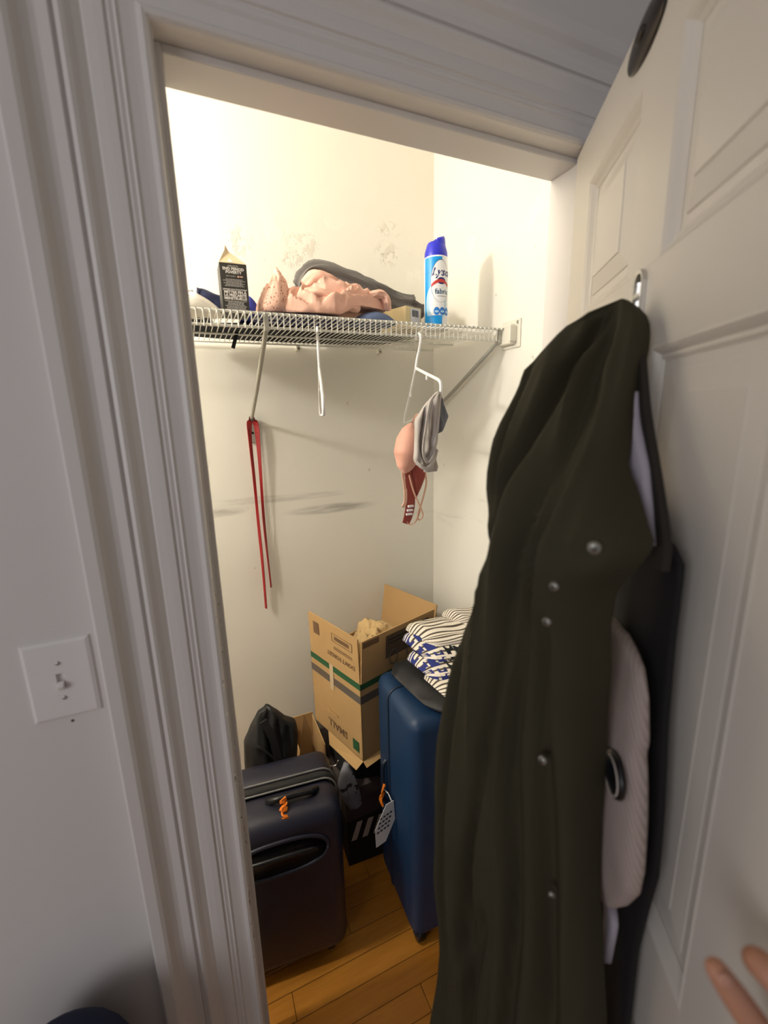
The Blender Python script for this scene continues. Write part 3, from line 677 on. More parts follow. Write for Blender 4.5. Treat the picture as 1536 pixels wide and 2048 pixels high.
roll('leg', [(.335, 0.573, 1.897), (.37, 0.563, 1.942), (.45, 0.553, 1.932), (.54, 0.548, 1.907), (.62, 0.543, 1.882), (.68, 0.538, 1.869)], [(0, .03), (.3, .036), (1, .026)], 'grey_pants', gp, fold=.022, seed=4, n=40)
roll('leg', [(.36, 0.598, 1.932), (.42, 0.598, 1.945), (.52, 0.598, 1.929), (.62, 0.593, 1.907), (.71, 0.583, 1.887)], [(0, .03), (.3, .034), (1, .026)], 'grey_pants', gp, fold=.022, seed=7, n=40)
roll('ribbed_cuff', [(.672, 0.543, 1.873), (.69, 0.540, 1.867), (.712, 0.536, 1.859), (.722, 0.535, 1.855)], .026, 'grey_rib', gp, fold=.004, seed=1)
# salmon top
pk = thing('salmon_top', (.36, .43, BS), 'salmon pink jersey top with openwork knit heaped on the shelf front', 'top')
ch(heap('heap', (.205, .525), [(0, .04), (.1, .075), (.3, .064), (.45, .092), (.6, .070), (.75, .050), (.85, .046), (1, .03)], [(0, .44), (1, .42)], [(0, .075), (.5, .085), (1, .06)], BS + .012, 'pink', pk, slope=lambda k: .024 * min(1, max(0, (k - .55) / .15)), fold=.034, fs=19, seed=13, m=120, n=96, ax=.75, az=1.5, skew=.9))
ch(heap('openwork_panel', (.186, .275), [(0, .06), (.3, .075), (.55, .108), (.8, .10), (1, .05)], [(0, .42), (1, .43)], [(0, .055), (1, .055)], BS + .012, 'pink_knit', pk, fold=.016, fs=22, seed=27))
roll('twisted_fold', [(.31, .42, 1.862), (.335, .41, 1.883), (.365, .405, 1.878), (.41, .40, 1.858), (.46, .395, 1.850), (.50, .39, 1.842)], [(0, .02), (.25, .026), (1, .018)], 'pink', pk, fold=.012, seed=3)
roll('twisted_fold', [(.30, .39, 1.835), (.34, .375, 1.838), (.39, .37, 1.822), (.44, .37, 1.815)], [(0, .02), (1, .016)], 'pink', pk, fold=.012, seed=5)
roll('hem_edge', [(.47, .38, 1.845), (.50, .375, 1.852), (.518, .378, 1.838), (.522, .385, 1.815)], .013, 'pink', pk, fold=.006, seed=8)
# others on the shelf
def one_heap(name, label, cat, *a, **k):
    o = heap(name, *a, **k); return tag(o, label, cat)
one_heap('denim_garment', 'folded faded denim garment under the salmon top on the shelf', 'clothes', (.43, .545), [(0, .028), (.5, .034), (1, .030)], [(0, .40), (1, .40)], [(0, .055), (1, .05)], BS, 'denim', fold=.005, seed=31)
one_heap('royal_blue_garment', 'royal blue garment peeking out between the charcoal carton and salmon top', 'clothes', (.150, .208), [(0, .04), (.5, .062), (1, .05)], [(0, .51), (1, .51)], [(0, .033), (1, .033)], BS + .011, 'royal', fold=.008, seed=33)
one_heap('patterned_garment', 'navy garment with pale pattern pressed flat on the wires under the salmon top', 'clothes', (.168, .425), [(0, .012), (.5, .013), (1, .012)], [(0, .41), (1, .41)], [(0, .060), (1, .060)], BS - .0005, 'plaid', fold=.002, seed=35)
one_heap('dark_clothes', 'black and navy clothes piled flat at the back of the shelf', 'clothes', (.00, .66), [(0, .013), (.3, .0135), (.8, .013), (1, .012)], [(0, .61), (1, .62)], [(0, .13), (1, .12)], BS - .0005, 'dkcloth', fold=.002, seed=37)
one_heap('printed_tee', 'white cotton tee with dark print folded at the shelf edge by the jamb', 'clothes', (-.03, .099), [(0, .04), (.6, .042), (1, .018)], [(0, .403), (1, .403)], [(0, .055), (1, .05)], BS, 'tee', fold=.010, seed=39)
one_heap('grey_beanie', 'heather grey knit hat lying behind the white printed tee', 'hat', (-.02, .088), [(0, .06), (.6, .084), (1, .05)], [(0, .565), (1, .565)], [(0, .052), (1, .048)], BS + .011, 'grey_knit', fold=.008, seed=41)
rl = thing('navy_roll', (.08, .47, BS), 'rolled navy blue garment leaning behind the charcoal carton', 'clothes')
roll('rolled_cloth', [(.055, .49, 1.838), (.08, .485, 1.833), (.11, .48, 1.822), (.14, .475, 1.808)], .026, 'navy', rl, fold=.004, seed=3)
roll('rolled_end', [(.052, .49, 1.8385), (.057, .49, 1.838), (.062, .489, 1.836)], .0275, 'navy', rl, fold=.002, seed=3)
st = ribbon('dangling_strap', smooth_path([(.165, .60, 1.790), (.152, .60, 1.776), (.146, .598, 1.760), (.137, .596, 1.735)], 5), .010, .004, 'black_fab'); tag(st, 'short black strap end dangling through the shelf wires', 'strap')

# ------------------------------------------------------------------ olive coat hung on the door hook
def par(z):
    k = min(1, max(0, (1.67 - z) / .32)); k = k * k * (3 - 2 * k); k2 = min(1, max(0, (1.45 - z) / .6)); k2 = k2 * k2 * (3 - 2 * k2)
    a = DF(.46 + .18 * k, .02 + .065 * k, 0); b = DF(.30 + .02 * k + .18 * k2, .22 + .03 * k, 0)
    e = (b - a).normalized(); n = Vector((-e.y, e.x, 0))
    if n.dot(CAM - a) < 0: n = -n
    return a, e, n
def coat_at(u, d, z):
    a, e, n = par(z); p = a + e * u + n * d; return Vector((p.x, p.y, z))
CL = [(0.014,1.676),(0.025,1.675),(0.051,1.667),(0.084,1.654),(0.116,1.625),(0.142,1.599),(0.148,1.573),(0.169,1.527),(0.178,1.499),(0.180,1.457),(0.177,1.434),(0.161,1.386),(0.157,1.373),(0.166,1.330),(0.187,1.261),(0.202,1.215),(0.213,1.179),(0.218,1.111),(0.222,1.050),(0.216,0.983),(0.204,0.894),(0.205,0.827),(0.197,0.742),(0.196,0.680),(0.204,0.584),(0.220,0.450),(0.222,0.408),(0.226,0.261)]
CRT = [(0.010,1.676),(-0.003,1.666),(-0.016,1.651),(-0.019,1.636),(-0.020,1.616),(-0.018,1.588),(-0.017,1.565),(-0.013,1.531),(-0.011,1.508),(-0.009,1.479),(-0.020,1.461),(-0.038,1.427),(-0.049,1.422),(-0.043,1.405),(-0.033,1.389),(-0.017,1.372),(-0.008,1.352),(-0.007,1.314),(-0.014,1.263),(-0.014,1.222),(-0.016,1.191),(-0.018,1.141),(-0.019,1.081),(-0.022,1.021),(-0.025,0.973),(-0.030,0.945),(-0.039,0.867),(-0.048,0.794),(-0.055,0.714)]
CREASES = [[(0.034,1.655),(0.066,1.590),(0.087,1.523),(0.098,1.482),(0.118,1.427),(0.137,1.354),(0.157,1.281)],
[(0.018,1.653),(0.033,1.552),(0.044,1.465),(0.064,1.380),(0.077,1.246),(0.091,1.130),(0.114,0.956),(0.120,0.766)],
[(0.018,1.564),(0.027,1.441),(0.045,1.295),(0.052,1.157),(0.044,0.977),(0.045,0.710)],
[(0.181,1.200),(0.179,1.097),(0.171,0.919),(0.169,0.765),(.17,.4)],
[(0.089,0.889),(0.105,0.733),(0.108,0.579),(.11,.3)],
[(0.120,1.628),(0.141,1.521),(0.145,1.422)],
[(0.017,1.308),(0.017,1.214),(0.010,1.111),(0.002,0.939),(-0.009,0.783)]]
coat = thing('olive_coat', DF(.46, .0, 0), 'dark olive hooded parka with snap buttons hanging from the chrome door hook', 'coat')
def cth(k): return .022 + .058 * min(1, k * 5) ** .7
co = puff('coat_body', coat_at, rows_from(CL, CRT, 1.6755, .28, 130, cth), 'coat', coat, n=120, fold=.012, fscale=(30, 2.2), seed=6, creases=CREASES, gdep=.028, gw=.010, pw=.5, back=.18)
ch(co)
def onfront(u, z, extra=0):
    k = (1.6755 - z) / (1.6755 - .28); a, b = interp(CL, z), interp(CRT, z); t = (u - min(a, b)) / max(1e-6, abs(a - b)); s = max(.02, 1 - (2 * t - 1) ** 2) ** .5
    return coat_at(u, s ** .5 * cth(k) + extra, z), s
for i, (u, z, r) in enumerate(((-0.033, 1.413, .0062), (0.002, 1.369, .0048), (0.010, 1.328, .0048), (0.008, 1.168, .0048), (-0.003, 1.004, .0035))):
    p, s = onfront(u, z, .004); a, e, n = par(z)
    nn = (n * s - e * (.8 if u < 0.005 else .45) * (1 - s) * 1).normalized(); sn = link('snap_button', ovalm('snap_button', r, r, -.004, .0012, 20, .0008), 'snap', coat, True)
    xx = nn.cross(Vector((0, 0, 1))).normalized(); mt_ = Matrix((xx, nn, Vector((0, 0, 1)))).transposed().to_4x4(); mt_.translation = p - Vector(coat.location); sn.matrix_local = mt_
    c2 = link('snap_centre', ovalm('snap_centre', r * .5, r * .5, .001, .0022, 14, .0005), 'snap_dark', sn, True)
# hood edge tape and pale lining seen at the neck
def door_pts(L): return [DF(s, o, z) - Vector(coat.location) for s, o, z in L]
ribbon('neck_tape', smooth_path(door_pts([(.500, .022, 1.60), (.530, .028, 1.565), (.554, .030, 1.528), (.582, .030, 1.485), (.606, .030, 1.446), (.633, .032, 1.405), (.64, .035, 1.38)]), 5), lambda t: .009 + .008 * t, .008, 'coat_trim', coat, side=tuple(-DD))
ln_ = puff('lining', lambda u, d, z: DF(u, .036 + d, z), rows_from([(.515, 1.56), (.515, 1.53), (.51, 1.471), (.55, 1.40)], [(.530, 1.56), (.545, 1.53), (.585, 1.48), (.622, 1.405)], 1.56, 1.40, 18, .010), 'coat_lining', coat, n=24, fold=.004, fscale=(40, 10)); ch(ln_)
lh = puff('lining', lambda u, d, z: DF(u, .036 + d, z), rows_from([(.605, .922), (.60, .91), (.61, .90), (.62, .85)], [(.622, .922), (.640, .912), (.638, .89), (.63, .83)], .922, .83, 14, .008), 'coat_lining', coat, n=20); ch(lh)
# black garment hung behind
bgm = puff('black_garment', lambda u, d, z: DF(u, .0135 + d, z), rows_from([(.42, 1.43), (.44, 1.30), (.45, 1.1), (.47, .9), (.50, .6)], [(.50, 1.43), (.56, 1.415), (.60, 1.40), (.633, 1.395), (.638, 1.38), (.639, 1.30), (.648, 1.20), (.664, 1.103), (.670, 1.029), (.660, .963), (.650, .886), (.655, .75), (.66, .6)], 1.425, .62, 60, lambda k: .010), 'black_fab', None, n=48, fold=.003, fscale=(30, 2), seed=14)
ribbon('hanging_loop', smooth_path([DF(.46, .014, 1.41), DF(.435, .016, 1.50), DF(.425, .018, 1.60), DF(.428, .022, 1.655), DF(.436, .026, 1.662)], 5), .008, .002, 'black_fab', bgm, side=tuple(DD))
tag(bgm, 'black garment hanging flat against the door behind the olive coat', 'clothes')
# ribbed knit bag
rb = thing('ribbed_bag', DF(.58, .03, .95), 'pale taupe ribbed knit bag with black leather patch hanging behind the olive coat', 'bag')
bb = puff('bag_body', lambda u, d, z: DF(u, .044 + d, z), rows_from([(.55, 1.283), (.50, 1.25), (.49, 1.2), (.49, 1.05), (.52, .97), (.60, .915)], [(.60, 1.283), (.627, 1.277), (.649, 1.267), (.660, 1.245), (.671, 1.199), (.667, 1.182), (.676, 1.161), (.684, 1.119), (.694, 1.059), (.692, 1.029), (.669, .981), (.640, .936), (.61, .915)], 1.283, .916, 50, lambda k: .022 * math.sin(PI * (k * .94 + .03)) ** .4), 'ribbed', rb, n=48, fold=.003, fscale=(20, 8), seed=2)
def loc(o): o.matrix_parent_inverse = o.parent.matrix_world.inverted(); return o
bpy.context.view_layer.update()
ch(bb)
for lp in bb.data.loops:
    p_ = bb.data.vertices[lp.vertex_index].co; bb.data.uv_layers[0].data[lp.index].uv = ((DH - p_).dot(DD) * 1.2 - (p_ - DH).dot(DN) * 1.4, p_.z * .8)
ch(ribbon('hanging_loop', smooth_path([DF(.545, .044, 1.278), DF(.475, .030, 1.36), DF(.440, .026, 1.50), DF(.434, .028, 1.62), DF(.436, .032, 1.661)], 6), .007, .002, 'coat_lining', rb, side=tuple(DD)))
pa = link('leather_patch', ovalm('leather_patch', .026, .024, -.004, .0015, 28, .001), 'leather', rb, True)
pm_ = rotm.to_3x3().to_4x4(); pm_.translation = DF(.655, .0655, 1.145) - Vector(rb.location); pa.matrix_local = pm_
link('patch_stitch', tubem('patch_stitch', [Vector((.022 * math.cos(a), .0024, .020 * math.sin(a))) for a in [2 * PI * i / 30 for i in range(31)]], .0008, 6), 'stripe_w', pa)

# ------------------------------------------------------------------ luggage
def rb_box(name, w_, d_, h_, r, mt, parent, loc_=(0, 0, 0), seg=5):
    o = box(name, -w_ / 2, w_ / 2, -d_ / 2, d_ / 2, 0, h_, mt, parent, bev=r, seg=seg, smooth=True); o.location = loc_; return o
def seam_ring(name, w_, h_, z0, y_, r, mt, parent, rad=.004, push=.001):
    P = []; 
    for cx, cz, a0 in ((w_ / 2 - r, h_ - r, 0), (-w_ / 2 + r, h_ - r, 90), (-w_ / 2 + r, r, 180), (w_ / 2 - r, r, 270)):
        for k in range(7): a = math.radians(a0 + 15 * k); P.append(Vector((cx + (r + push) * math.cos(a), y_, z0 + cz + (r + push) * math.sin(a))))
    P.append(P[0].copy()); return tube(name, P, rad, mt, parent, 6)
# blue suitcase
bs = thing('blue_suitcase', (.6215, .222, 0), 'tall blue hard-shell suitcase with orange ribbon standing behind the olive coat', 'suitcase', rz=math.radians(-2))
rb_box('shell', .355, .275, .732, .034, 'blue_case', bs, (0, 0, .028))
seam_ring('zip_seam', .355, .732, .028, .03, .034, 'blue_dark', bs, .004, .0005)
for sx in (-1, 1):
    for sy in (-1, 1):
        wl = tube('wheel', [(sx * .150 - .012, sy * .108, .026), (sx * .150 + .012, sy * .108, .026)], .0265, 'black_pl', bs, 18)
        box('wheel_fork', sx * .150 - .02, sx * .150 + .02, sy * .108 - .02, sy * .108 + .02, .03, .055, 'blue_dark', bs, bev=.006)
sd = tube('side_handle', smooth_path([(-.176, .055, .50), (-.190, .055, .485), (-.192, .055, .42), (-.190, .055, .36), (-.176, .055, .345)], 5), .007, 'blue_dark', bs)
ribbon('orange_ribbon', smooth_path([(-.190, .045, .425), (-.200, .040, .410), (-.196, .046, .39), (-.202, .052, .37), (-.198, .046, .345)], 5), .010, .004, 'orange', bs, side=(0, 1, 0), twist=lambda t: 3 * t)
OT = Vector(bs.location)
tp_ = [(.412, .414), (.439, .411), (.443, .342), (.407, .285), (.372, .287), (.370, .350)]
rz_ = Matrix.Rotation(math.radians(2), 3, 'Z')
def tagmap(x, z, o=0): return rz_ @ (Vector((x, .205 + (x - .37) * .25 - o, z)) - OT)
tv = [tagmap(x, z) for x, z in tp_]; tv2 = [tagmap(x, z, .0015) for x, z in tp_]
me = mesh('luggage_tag', tv + tv2, [(0, 1, 2, 3, 4, 5), (11, 10, 9, 8, 7, 6)] + [(i, (i + 1) % 6, 6 + (i + 1) % 6, 6 + i) for i in range(6)])
lt = link('luggage_tag', fixn(me), 'tag', bs)
quads('tag_print', [(.388 + .012 * (i % 4) - .004 * (i // 4), .396 + .012 * (i % 4) - .004 * (i // 4), .375 - .014 * (i // 4), .381 - .014 * (i // 4)) for i in range(16)], lambda x, z: tagmap(x, z, .0022), 'ink', lt)
tube('tag_loop', [(-.190, .052, .40), (-.188, .02, .412), (-.188, -.005, .410)], .0015, 'tag', bs)
# black carry-on
bk = thing('black_suitcase', (.098, .300, 0), 'small black hard-shell carry-on with orange ribbon on its top handle beside the jamb', 'suitcase', rz=math.radians(-6))
rb_box('front_shell', .36, .125, .495, .042, 'black_case', bk, (0, -.062, .035)); rb_box('back_shell', .36, .115, .495, .042, 'black_case', bk, (0, .062, .035))
seam_ring('zip_band', .36, .495, .035, .002, .045, 'case_band', bk, .012, -.006)
seam_ring('piping', .36, .495, .035, -.0165, .040, 'case_line', bk, .0026, .0008); seam_ring('piping', .36, .495, .035, .0205, .040, 'case_line', bk, .0026, .0008)
tube('top_handle', smooth_path([(-.01, -.045, .530), (.01, -.062, .546), (.06, -.064, .548), (.105, -.062, .544), (.122, -.045, .528)], 5), .0085, 'black_pl', bk, 10)
rec = []
def ovalring(rx, rz, yy): return [Vector((.01 + rx * math.copysign(abs(math.cos(a)) ** .75, math.cos(a)), yy, .425 + rz * math.copysign(abs(math.sin(a)) ** .9, math.sin(a)))) for a in [2 * PI * i / 40 for i in range(40)]]
tube('recess_rim', ovalring(.125, .052, -.1255) + [ovalring(.125, .052, -.1255)[0]], .006, 'black_case', bk, 8)
link('handle_recess', ring_loft('handle_recess', [ovalring(.120, .047, -.126), ovalring(.100, .034, -.1255), ovalring(.01, .005, -.125)], caps=True, uv=False), 'black_pl', bk, True)
tube('front_handle', smooth_path([(-.09, -.127, .435), (-.05, -.138, .443), (.03, -.140, .445), (.085, -.136, .438), (.105, -.127, .428)], 5), .007, 'black_pl', bk, 8)
on = [(.03 + .008 * math.cos(t * 2.4), -.072 - .0035 * t - .004 * math.sin(t * 1.9), .553 - t * .0035) for t in range(10)]
ribbon('orange_ribbon', smooth_path(on, 4), .010, .004, 'orange', bk, side=(0, 0, 1), twist=lambda t: 5 * t)
for sx in (-1, 1):
    for sy in (-1, 1): tube('wheel', [(sx * .13 - .01, sy * .075, .0235), (sx * .13 + .01, sy * .075, .0235)], .0235, 'black_pl', bk, 16)
    for sy in (-1, 1): box('wheel_fork', sx * .13 - .018, sx * .13 + .018, sy * .075 - .018, sy * .075 + .018, .028, .05, 'black_pl', bk, bev=.005)

# ------------------------------------------------------------------ clothes on the blue suitcase
def xroll(name, X, yc, zc, hd, hh, mt, parent, fold=.006, seed=0, n=36, m=40, tilt=0, pw=.8, dxy=0, sag=0):
    rings = []
    for i in range(m):
        k = i / (m - 1); x = X[0] + (X[1] - X[0]) * k; e = max(.06, min(1, math.sin(PI * min(.5, k * 4 + .02)) if k < .12 else 1)); e = e if k < .95 else e * (1 - (k - .95) * 10)
        r = []
        for j in range(n):
            a = 2 * PI * j / n; c, s = math.cos(a), math.sin(a); d = 1 + 0 * a
            f_ = fold * (ridged((x * 10 + seed, c * 1.2, s * 1.2 + seed), 1) - .5)
            yy = yc - c * hd * (.6 + .4 * e) + dxy * k; zz = zc + math.copysign(abs(s) ** pw, s) * (hh * e + (f_ if s > 0 else 0)) + tilt * c + sag * k
            r.append(Vector((x + .01 * c * (1 - k), yy, zz)))
        rings.append(r)
    o = link(name, ring_loft(name, rings), mt, parent, True)
    ul = o.data.uv_layers[0]; nr = len(rings)
    for lp in o.data.loops:
        vi = lp.vertex_index; j = vi % n; i = vi // n; ul.data[lp.index].uv = (i / (m - 1), 1 - abs(1 - 2 * ((j / n) % 1)))
    return o
jk = xroll('black_jacket', (.485, .84), .215, .779, .135, .018, 'pack', None, fold=.008, seed=4, dxy=-.01)
tag(jk, 'crumpled black jacket lying flat on top of the blue suitcase under the sweater', 'jacket')
swt = thing('knit_sweater', (.66, .24, .79), 'folded cream and brown striped sweater with navy and black pattern on the blue suitcase', 'sweater')
ch(xroll('cuff', (.538, .76), .150, .806, .068, .010, 'knit_cuff', swt, fold=.002, seed=1, dxy=-.03, tilt=-.006))
ch(xroll('patterned_yoke', (.530, .80), .235, .822, .075, .022, 'knit_fair', swt, fold=.006, seed=2, dxy=-.03, tilt=-.004))
ch(xroll('patterned_yoke', (.545, .82), .290, .848, .085, .020, 'knit_fair', swt, fold=.008, seed=5, dxy=-.04, tilt=-.006))
ch(xroll('striped_body', (.572, .85), .325, .868, .080, .020, 'knit_fine', swt, fold=.012, seed=8, dxy=-.05, sag=.012))
ch(xroll('striped_sleeve', (.70, .86), .335, .893, .05, .02, 'knit_fine', swt, fold=.012, seed=12, dxy=-.06, sag=.012))

# ------------------------------------------------------------------ cardboard moving box
CX, CYY, CA = .403, .380, math.radians(18)
cbx = thing('moving_box', (CX, CYY, .43), 'brown cardboard moving box with green band and raised flaps by the blue suitcase', 'cardboard box', rz=CA)
BL, BWd, BH, ft = .335, .285, .285, .004      # local x along the right face, local y along the left face
def wallp(nm, a0, a1, b0, b1, z0, z1, mt='kraft', par_=cbx): return box(nm, a0, a1, b0, b1, z0, z1, mt, par_, bev=.0008, seg=1)
wallp('side_panel', 0, BL, 0, ft, 0, BH); wallp('side_panel', 0, BL, BWd - ft, BWd, 0, BH)
wallp('end_panel', 0, ft, 0, BWd, 0, BH); wallp('end_panel', BL - ft, BL, 0, BWd, 0, BH); wallp('base_panel', 0, BL, 0, BWd, -.002, .004)
def flap(nm, hinge, axis, length, h, lean, inner, skew=0, mt='kraft'):
    """hinge point, axis dir (unit, local), leaning outwards by lean rad"""
    hx, hy = hinge; ax = Vector((axis[0], axis[1], 0)); out = Vector((inner[0], inner[1], 0)); up = (Vector((0, 0, 1)) * math.cos(lean) - out * math.sin(lean))
    p0 = Vector((hx, hy, BH)); q = [p0, p0 + ax * length, p0 + ax * (length - skew) + up * h, p0 + ax * skew + up * h]; nn = ax.cross(up).normalized() * ft
    me = mesh(nm, q + [v + nn for v in q], [(0, 1, 2, 3), (7, 6, 5, 4), (0, 4, 5, 1), (1, 5, 6, 2), (2, 6, 7, 3), (3, 7, 4, 0)]); return link(nm, fixn(me), mt, cbx), q, nn
f1, q1, n1 = flap('top_flap', (0, .002), (0, 1), BWd - .004, .155, .02, (1, 0))          # over the left end
f2, q2, n2 = flap('top_flap', (.002, 0), (1, 0), BL - .004, .150, .06, (0, 1))            # over the right side
f3, q3, n3 = flap('top_flap', (BL, .0), (0, 1), BWd - .004, .155, .16, (-1, 0))
f4, q4, n4 = flap('top_flap', (.002, BWd), (1, 0), BL - .004, .14, -2.95, (0, -1), mt='kraft_in')
for q_ in ([(0, 0, 0), (0, .20, 0), (-.018, .17, -.030), (-.022, .01, -.026)], [(0, 0, 0), (.20, 0, 0), (.17, -.016, -.012), (.0, -.018, -.012)]):
    qv = [Vector(p) for p in q_]; nn = Vector((.002, .002, -.003)); link('bottom_flap', fixn(mesh('bottom_flap', qv + [v + nn for v in qv], [(0, 1, 2, 3), (7, 6, 5, 4), (0, 4, 5, 1), (1, 5, 6, 2), (2, 6, 7, 3), (3, 7, 4, 0)])), 'kraft_in', cbx)
# printing on the left end (local plane x = 0, reading upside down) and right side (local plane y = 0)
LE = lambda x, z: Vector((-.0012, BWd - x, z)); RS = lambda x, z: Vector((x, -.0012, z))
quads('green_band', [(0, BWd, .262, .284)], LE, 'green', cbx); quads('green_band', [(0, BL, .262, .284)], RS, 'green', cbx)
quads('grey_band', [(0, BWd, .212, .240)], LE, 'band_grey', cbx); quads('grey_band', [(0, BL, .212, .240)], RS, 'band_grey', cbx)
random.seed(12)
quads('band_marks', [(.035 + .011 * i, .041 + .011 * i, .219, .233) for i in range(14) if i not in (3, 6, 7, 11)], lambda x, z: LE(x, z) + Vector((-.0006, 0, 0)), 'ink_faint', cbx)
quads('tape_strip', [(.118, .140, .19, .288)], lambda x, z: LE(x, z) + Vector((-.0010, 0, 0)), 'tape', cbx)
def flipLE(cx, cz, plane=LE): return lambda x, z: plane(cx - x, cz - z)
textm('box_lettering', [('SMALL', .040, 0, 0, 'CENTER', 0, .0006)], flipLE(.150, .050), 'ink_faint', cbx)
quads('green_square', [(.235, .268, .022, .062)], LE, 'green', cbx)
hs = [LE(.100, .094), LE(.158, .094), LE(.158, .101) + Vector((-.007, 0, 0)), LE(.100, .101) + Vector((-.007, 0, 0))]
link('hand_slot_tab', fixn(mesh('hand_slot_tab', hs + [v + Vector((.0008, 0, .0025)) for v in hs], [(0, 1, 2, 3), (7, 6, 5, 4), (0, 4, 5, 1), (1, 5, 6, 2), (2, 6, 7, 3), (3, 7, 4, 0)])), 'kraft_in', cbx)
def FL(x, z): e1 = (q1[0] - q1[1]).normalized(); e2 = (q1[2] - q1[1]).normalized(); return q1[1] + e1 * x + e2 * z + Vector((-.0052 if n1.x < 0 else -.0012, 0, 0))
textm('flap_lettering', [("DON'T FORGET", .0215, 0, 0, 'CENTER', 0, .0004)], lambda x, z: FL(.185 - x, .045 - z), 'ink_faint', f1)
for rc_ in [(.14, .252, .096, .098), (.14, .252, .124, .126), (.14, .142, .096, .126), (.250, .252, .096, .126), (.155, .235, .104, .118), (.03, .065, .085, .13), (.15, .25, .075, .078), (.15, .25, .069, .072)]: quads('flap_print', [rc_], FL, 'ink_faint', f1)
def FR(x, z): e1 = (q2[1] - q2[0]).normalized(); e2 = (q2[3] - q2[0]).normalized(); nn = e1.cross(e2).normalized(); nn = nn if nn.y < 0 else -nn; return q2[0] + e1 * x + e2 * z + nn * .0052
quads('dark_print', [(.10, .30, .050, .132)], FR, 'print_dark', f2)
quads('print_row', [(.11, .29, .112 - .0, .117), (.11, .27, .100, .104)], lambda x, z: FR(x, z) + Vector((0, -.0008, 0)), 'ink', f2)
for cx_ in (.135, .215):
    P = [FR(cx_ + .018 * math.cos(a), .045 + .026 * math.sin(a)) for a in [2 * PI * i / 24 for i in range(25)]]; tube('print_ring', P, .0018, 'band_grey', f2, 5)
quads('yellow_print', [(.005, .07, .125, .145)], FR, 'ink_faint', f2)
pp = heap('packing_paper', (.014, .318), [(0, .33), (.2, .36), (.5, .385), (.8, .37), (1, .33)], [(0, .118), (1, .118)], [(0, .088), (.5, .092), (1, .088)], .4345, 'paper', fold=.036, fs=26, seed=51, m=60, n=60, pw=.28)
for v in pp.data.vertices: v.co.x = min(.326, max(.008, v.co.x)); v.co.y = min(.232, max(.008, v.co.y))
pp.location = (CX, CYY, 0); pp.rotation_euler.z = CA
tag(pp, 'crumpled kraft packing paper filling the open moving box', 'paper')

# ------------------------------------------------------------------ pile under and beside the moving box
s1 = thing('striped_shoe_box', (.345, .405, 0), 'black shoe box with pale diagonal stripes at the bottom of the pile', 'shoe box', rz=math.radians(-3))
box('box_body', 0, .31, 0, .33, 0, .188, 'black_box', s1, bev=.001)
V, F = [], []
for i in range(4):
    x = .012 + i * .040; b = len(V); V += [(x, -.0008, .104), (x + .020, -.0008, .104), (x + .044, -.0008, .176), (x + .024, -.0008, .176)]; F.append((b, b + 1, b + 2, b + 3))
link('diagonal_stripes', mesh('diagonal_stripes', V, F), 'stripe_w', s1)
s2 = thing('taupe_shoe_box', (.340, .398, .188), 'dark taupe shoe box stacked on the striped shoe box', 'shoe box', rz=math.radians(2))
box('box_body', .004, .316, .004, .326, 0, .10, 'grey_box', s2, bev=.001); box('box_lid', 0, .32, 0, .33, .085, .130, 'grey_box', s2, bev=.0015)
bag = heap('folded_black_bag', (.35, .66), [(0, .10), (.5, .105), (1, .10)], [(0, .56), (1, .57)], [(0, .15), (1, .15)], .3185, 'black_fab', fold=.012, fs=8, seed=61, pw=.35)
tag(bag, 'folded black bag squeezed between the taupe shoe box and the moving box', 'bag')
sp = puff('spotted_cloth', lambda u, d, z: Vector((u, .3885 - d + max(0, z - .322) * .45, z)), rows_from([(.352, .405), (.335, .385), (.318, .355), (.33, .30), (.350, .262)], [(.365, .405), (.378, .37), (.384, .35), (.392, .30), (.395, .262)], .405, .262, 26, .013), 'speckle', None, n=30, fold=.005, fscale=(30, 14), seed=16)
tag(sp, 'pale grey spotted cloth spilling over the taupe shoe box', 'cloth')
ww = tube('wire_hook', smooth_path([(.312, .473, .328), (.303, .468, .36), (.298, .462, .395), (.300, .46, .405), (.306, .455, .392), (.322, .45, .386), (.334, .448, .392), (.338, .447, .405)], 5), .0028, 'chrome', None); tag(ww, 'small bare metal hook end poking out of the brown open box', 'hook')
ob = thing('open_box', (.17, .60, 0), 'plain brown open carton on the floor behind the black carry-on', 'cardboard box')
def obx(nm, *a): return box(nm, a[0] - .17, a[1] - .17, a[2] - .60, a[3] - .60, a[4], a[5], 'kraft', ob, bev=.0008, seg=1)
obx('side_panel', .232, .326, .470, .474, 0, .33); obx('side_panel', .232, .326, .740, .744, 0, .395); obx('end_panel', .232, .236, .470, .744, 0, .38); obx('end_panel', .322, .326, .56, .744, 0, .385); obx('base_panel', .232, .326, .470, .744, 0, .004)
fv = [Vector((.235, .53, .30)), Vector((.268, .545, .32)), Vector((.277, .55, .462)), Vector((.252, .548, .54)), Vector((.228, .54, .40)), Vector((.205, .53, .30))]
fv = [v - Vector(ob.location) for v in fv]
link('raised_flap', fixn(mesh('raised_flap', fv + [v + Vector((.001, .004, 0)) for v in fv], [(0, 1, 2, 3, 4, 5), (11, 10, 9, 8, 7, 6)] + [(i, (i + 1) % 6, 6 + (i + 1) % 6, 6 + i) for i in range(6)])), 'kraft', ob)
bp = thing('black_backpack', (.13, .50, .30), 'slouched black nylon backpack stuffed behind the black carry-on', 'backpack')
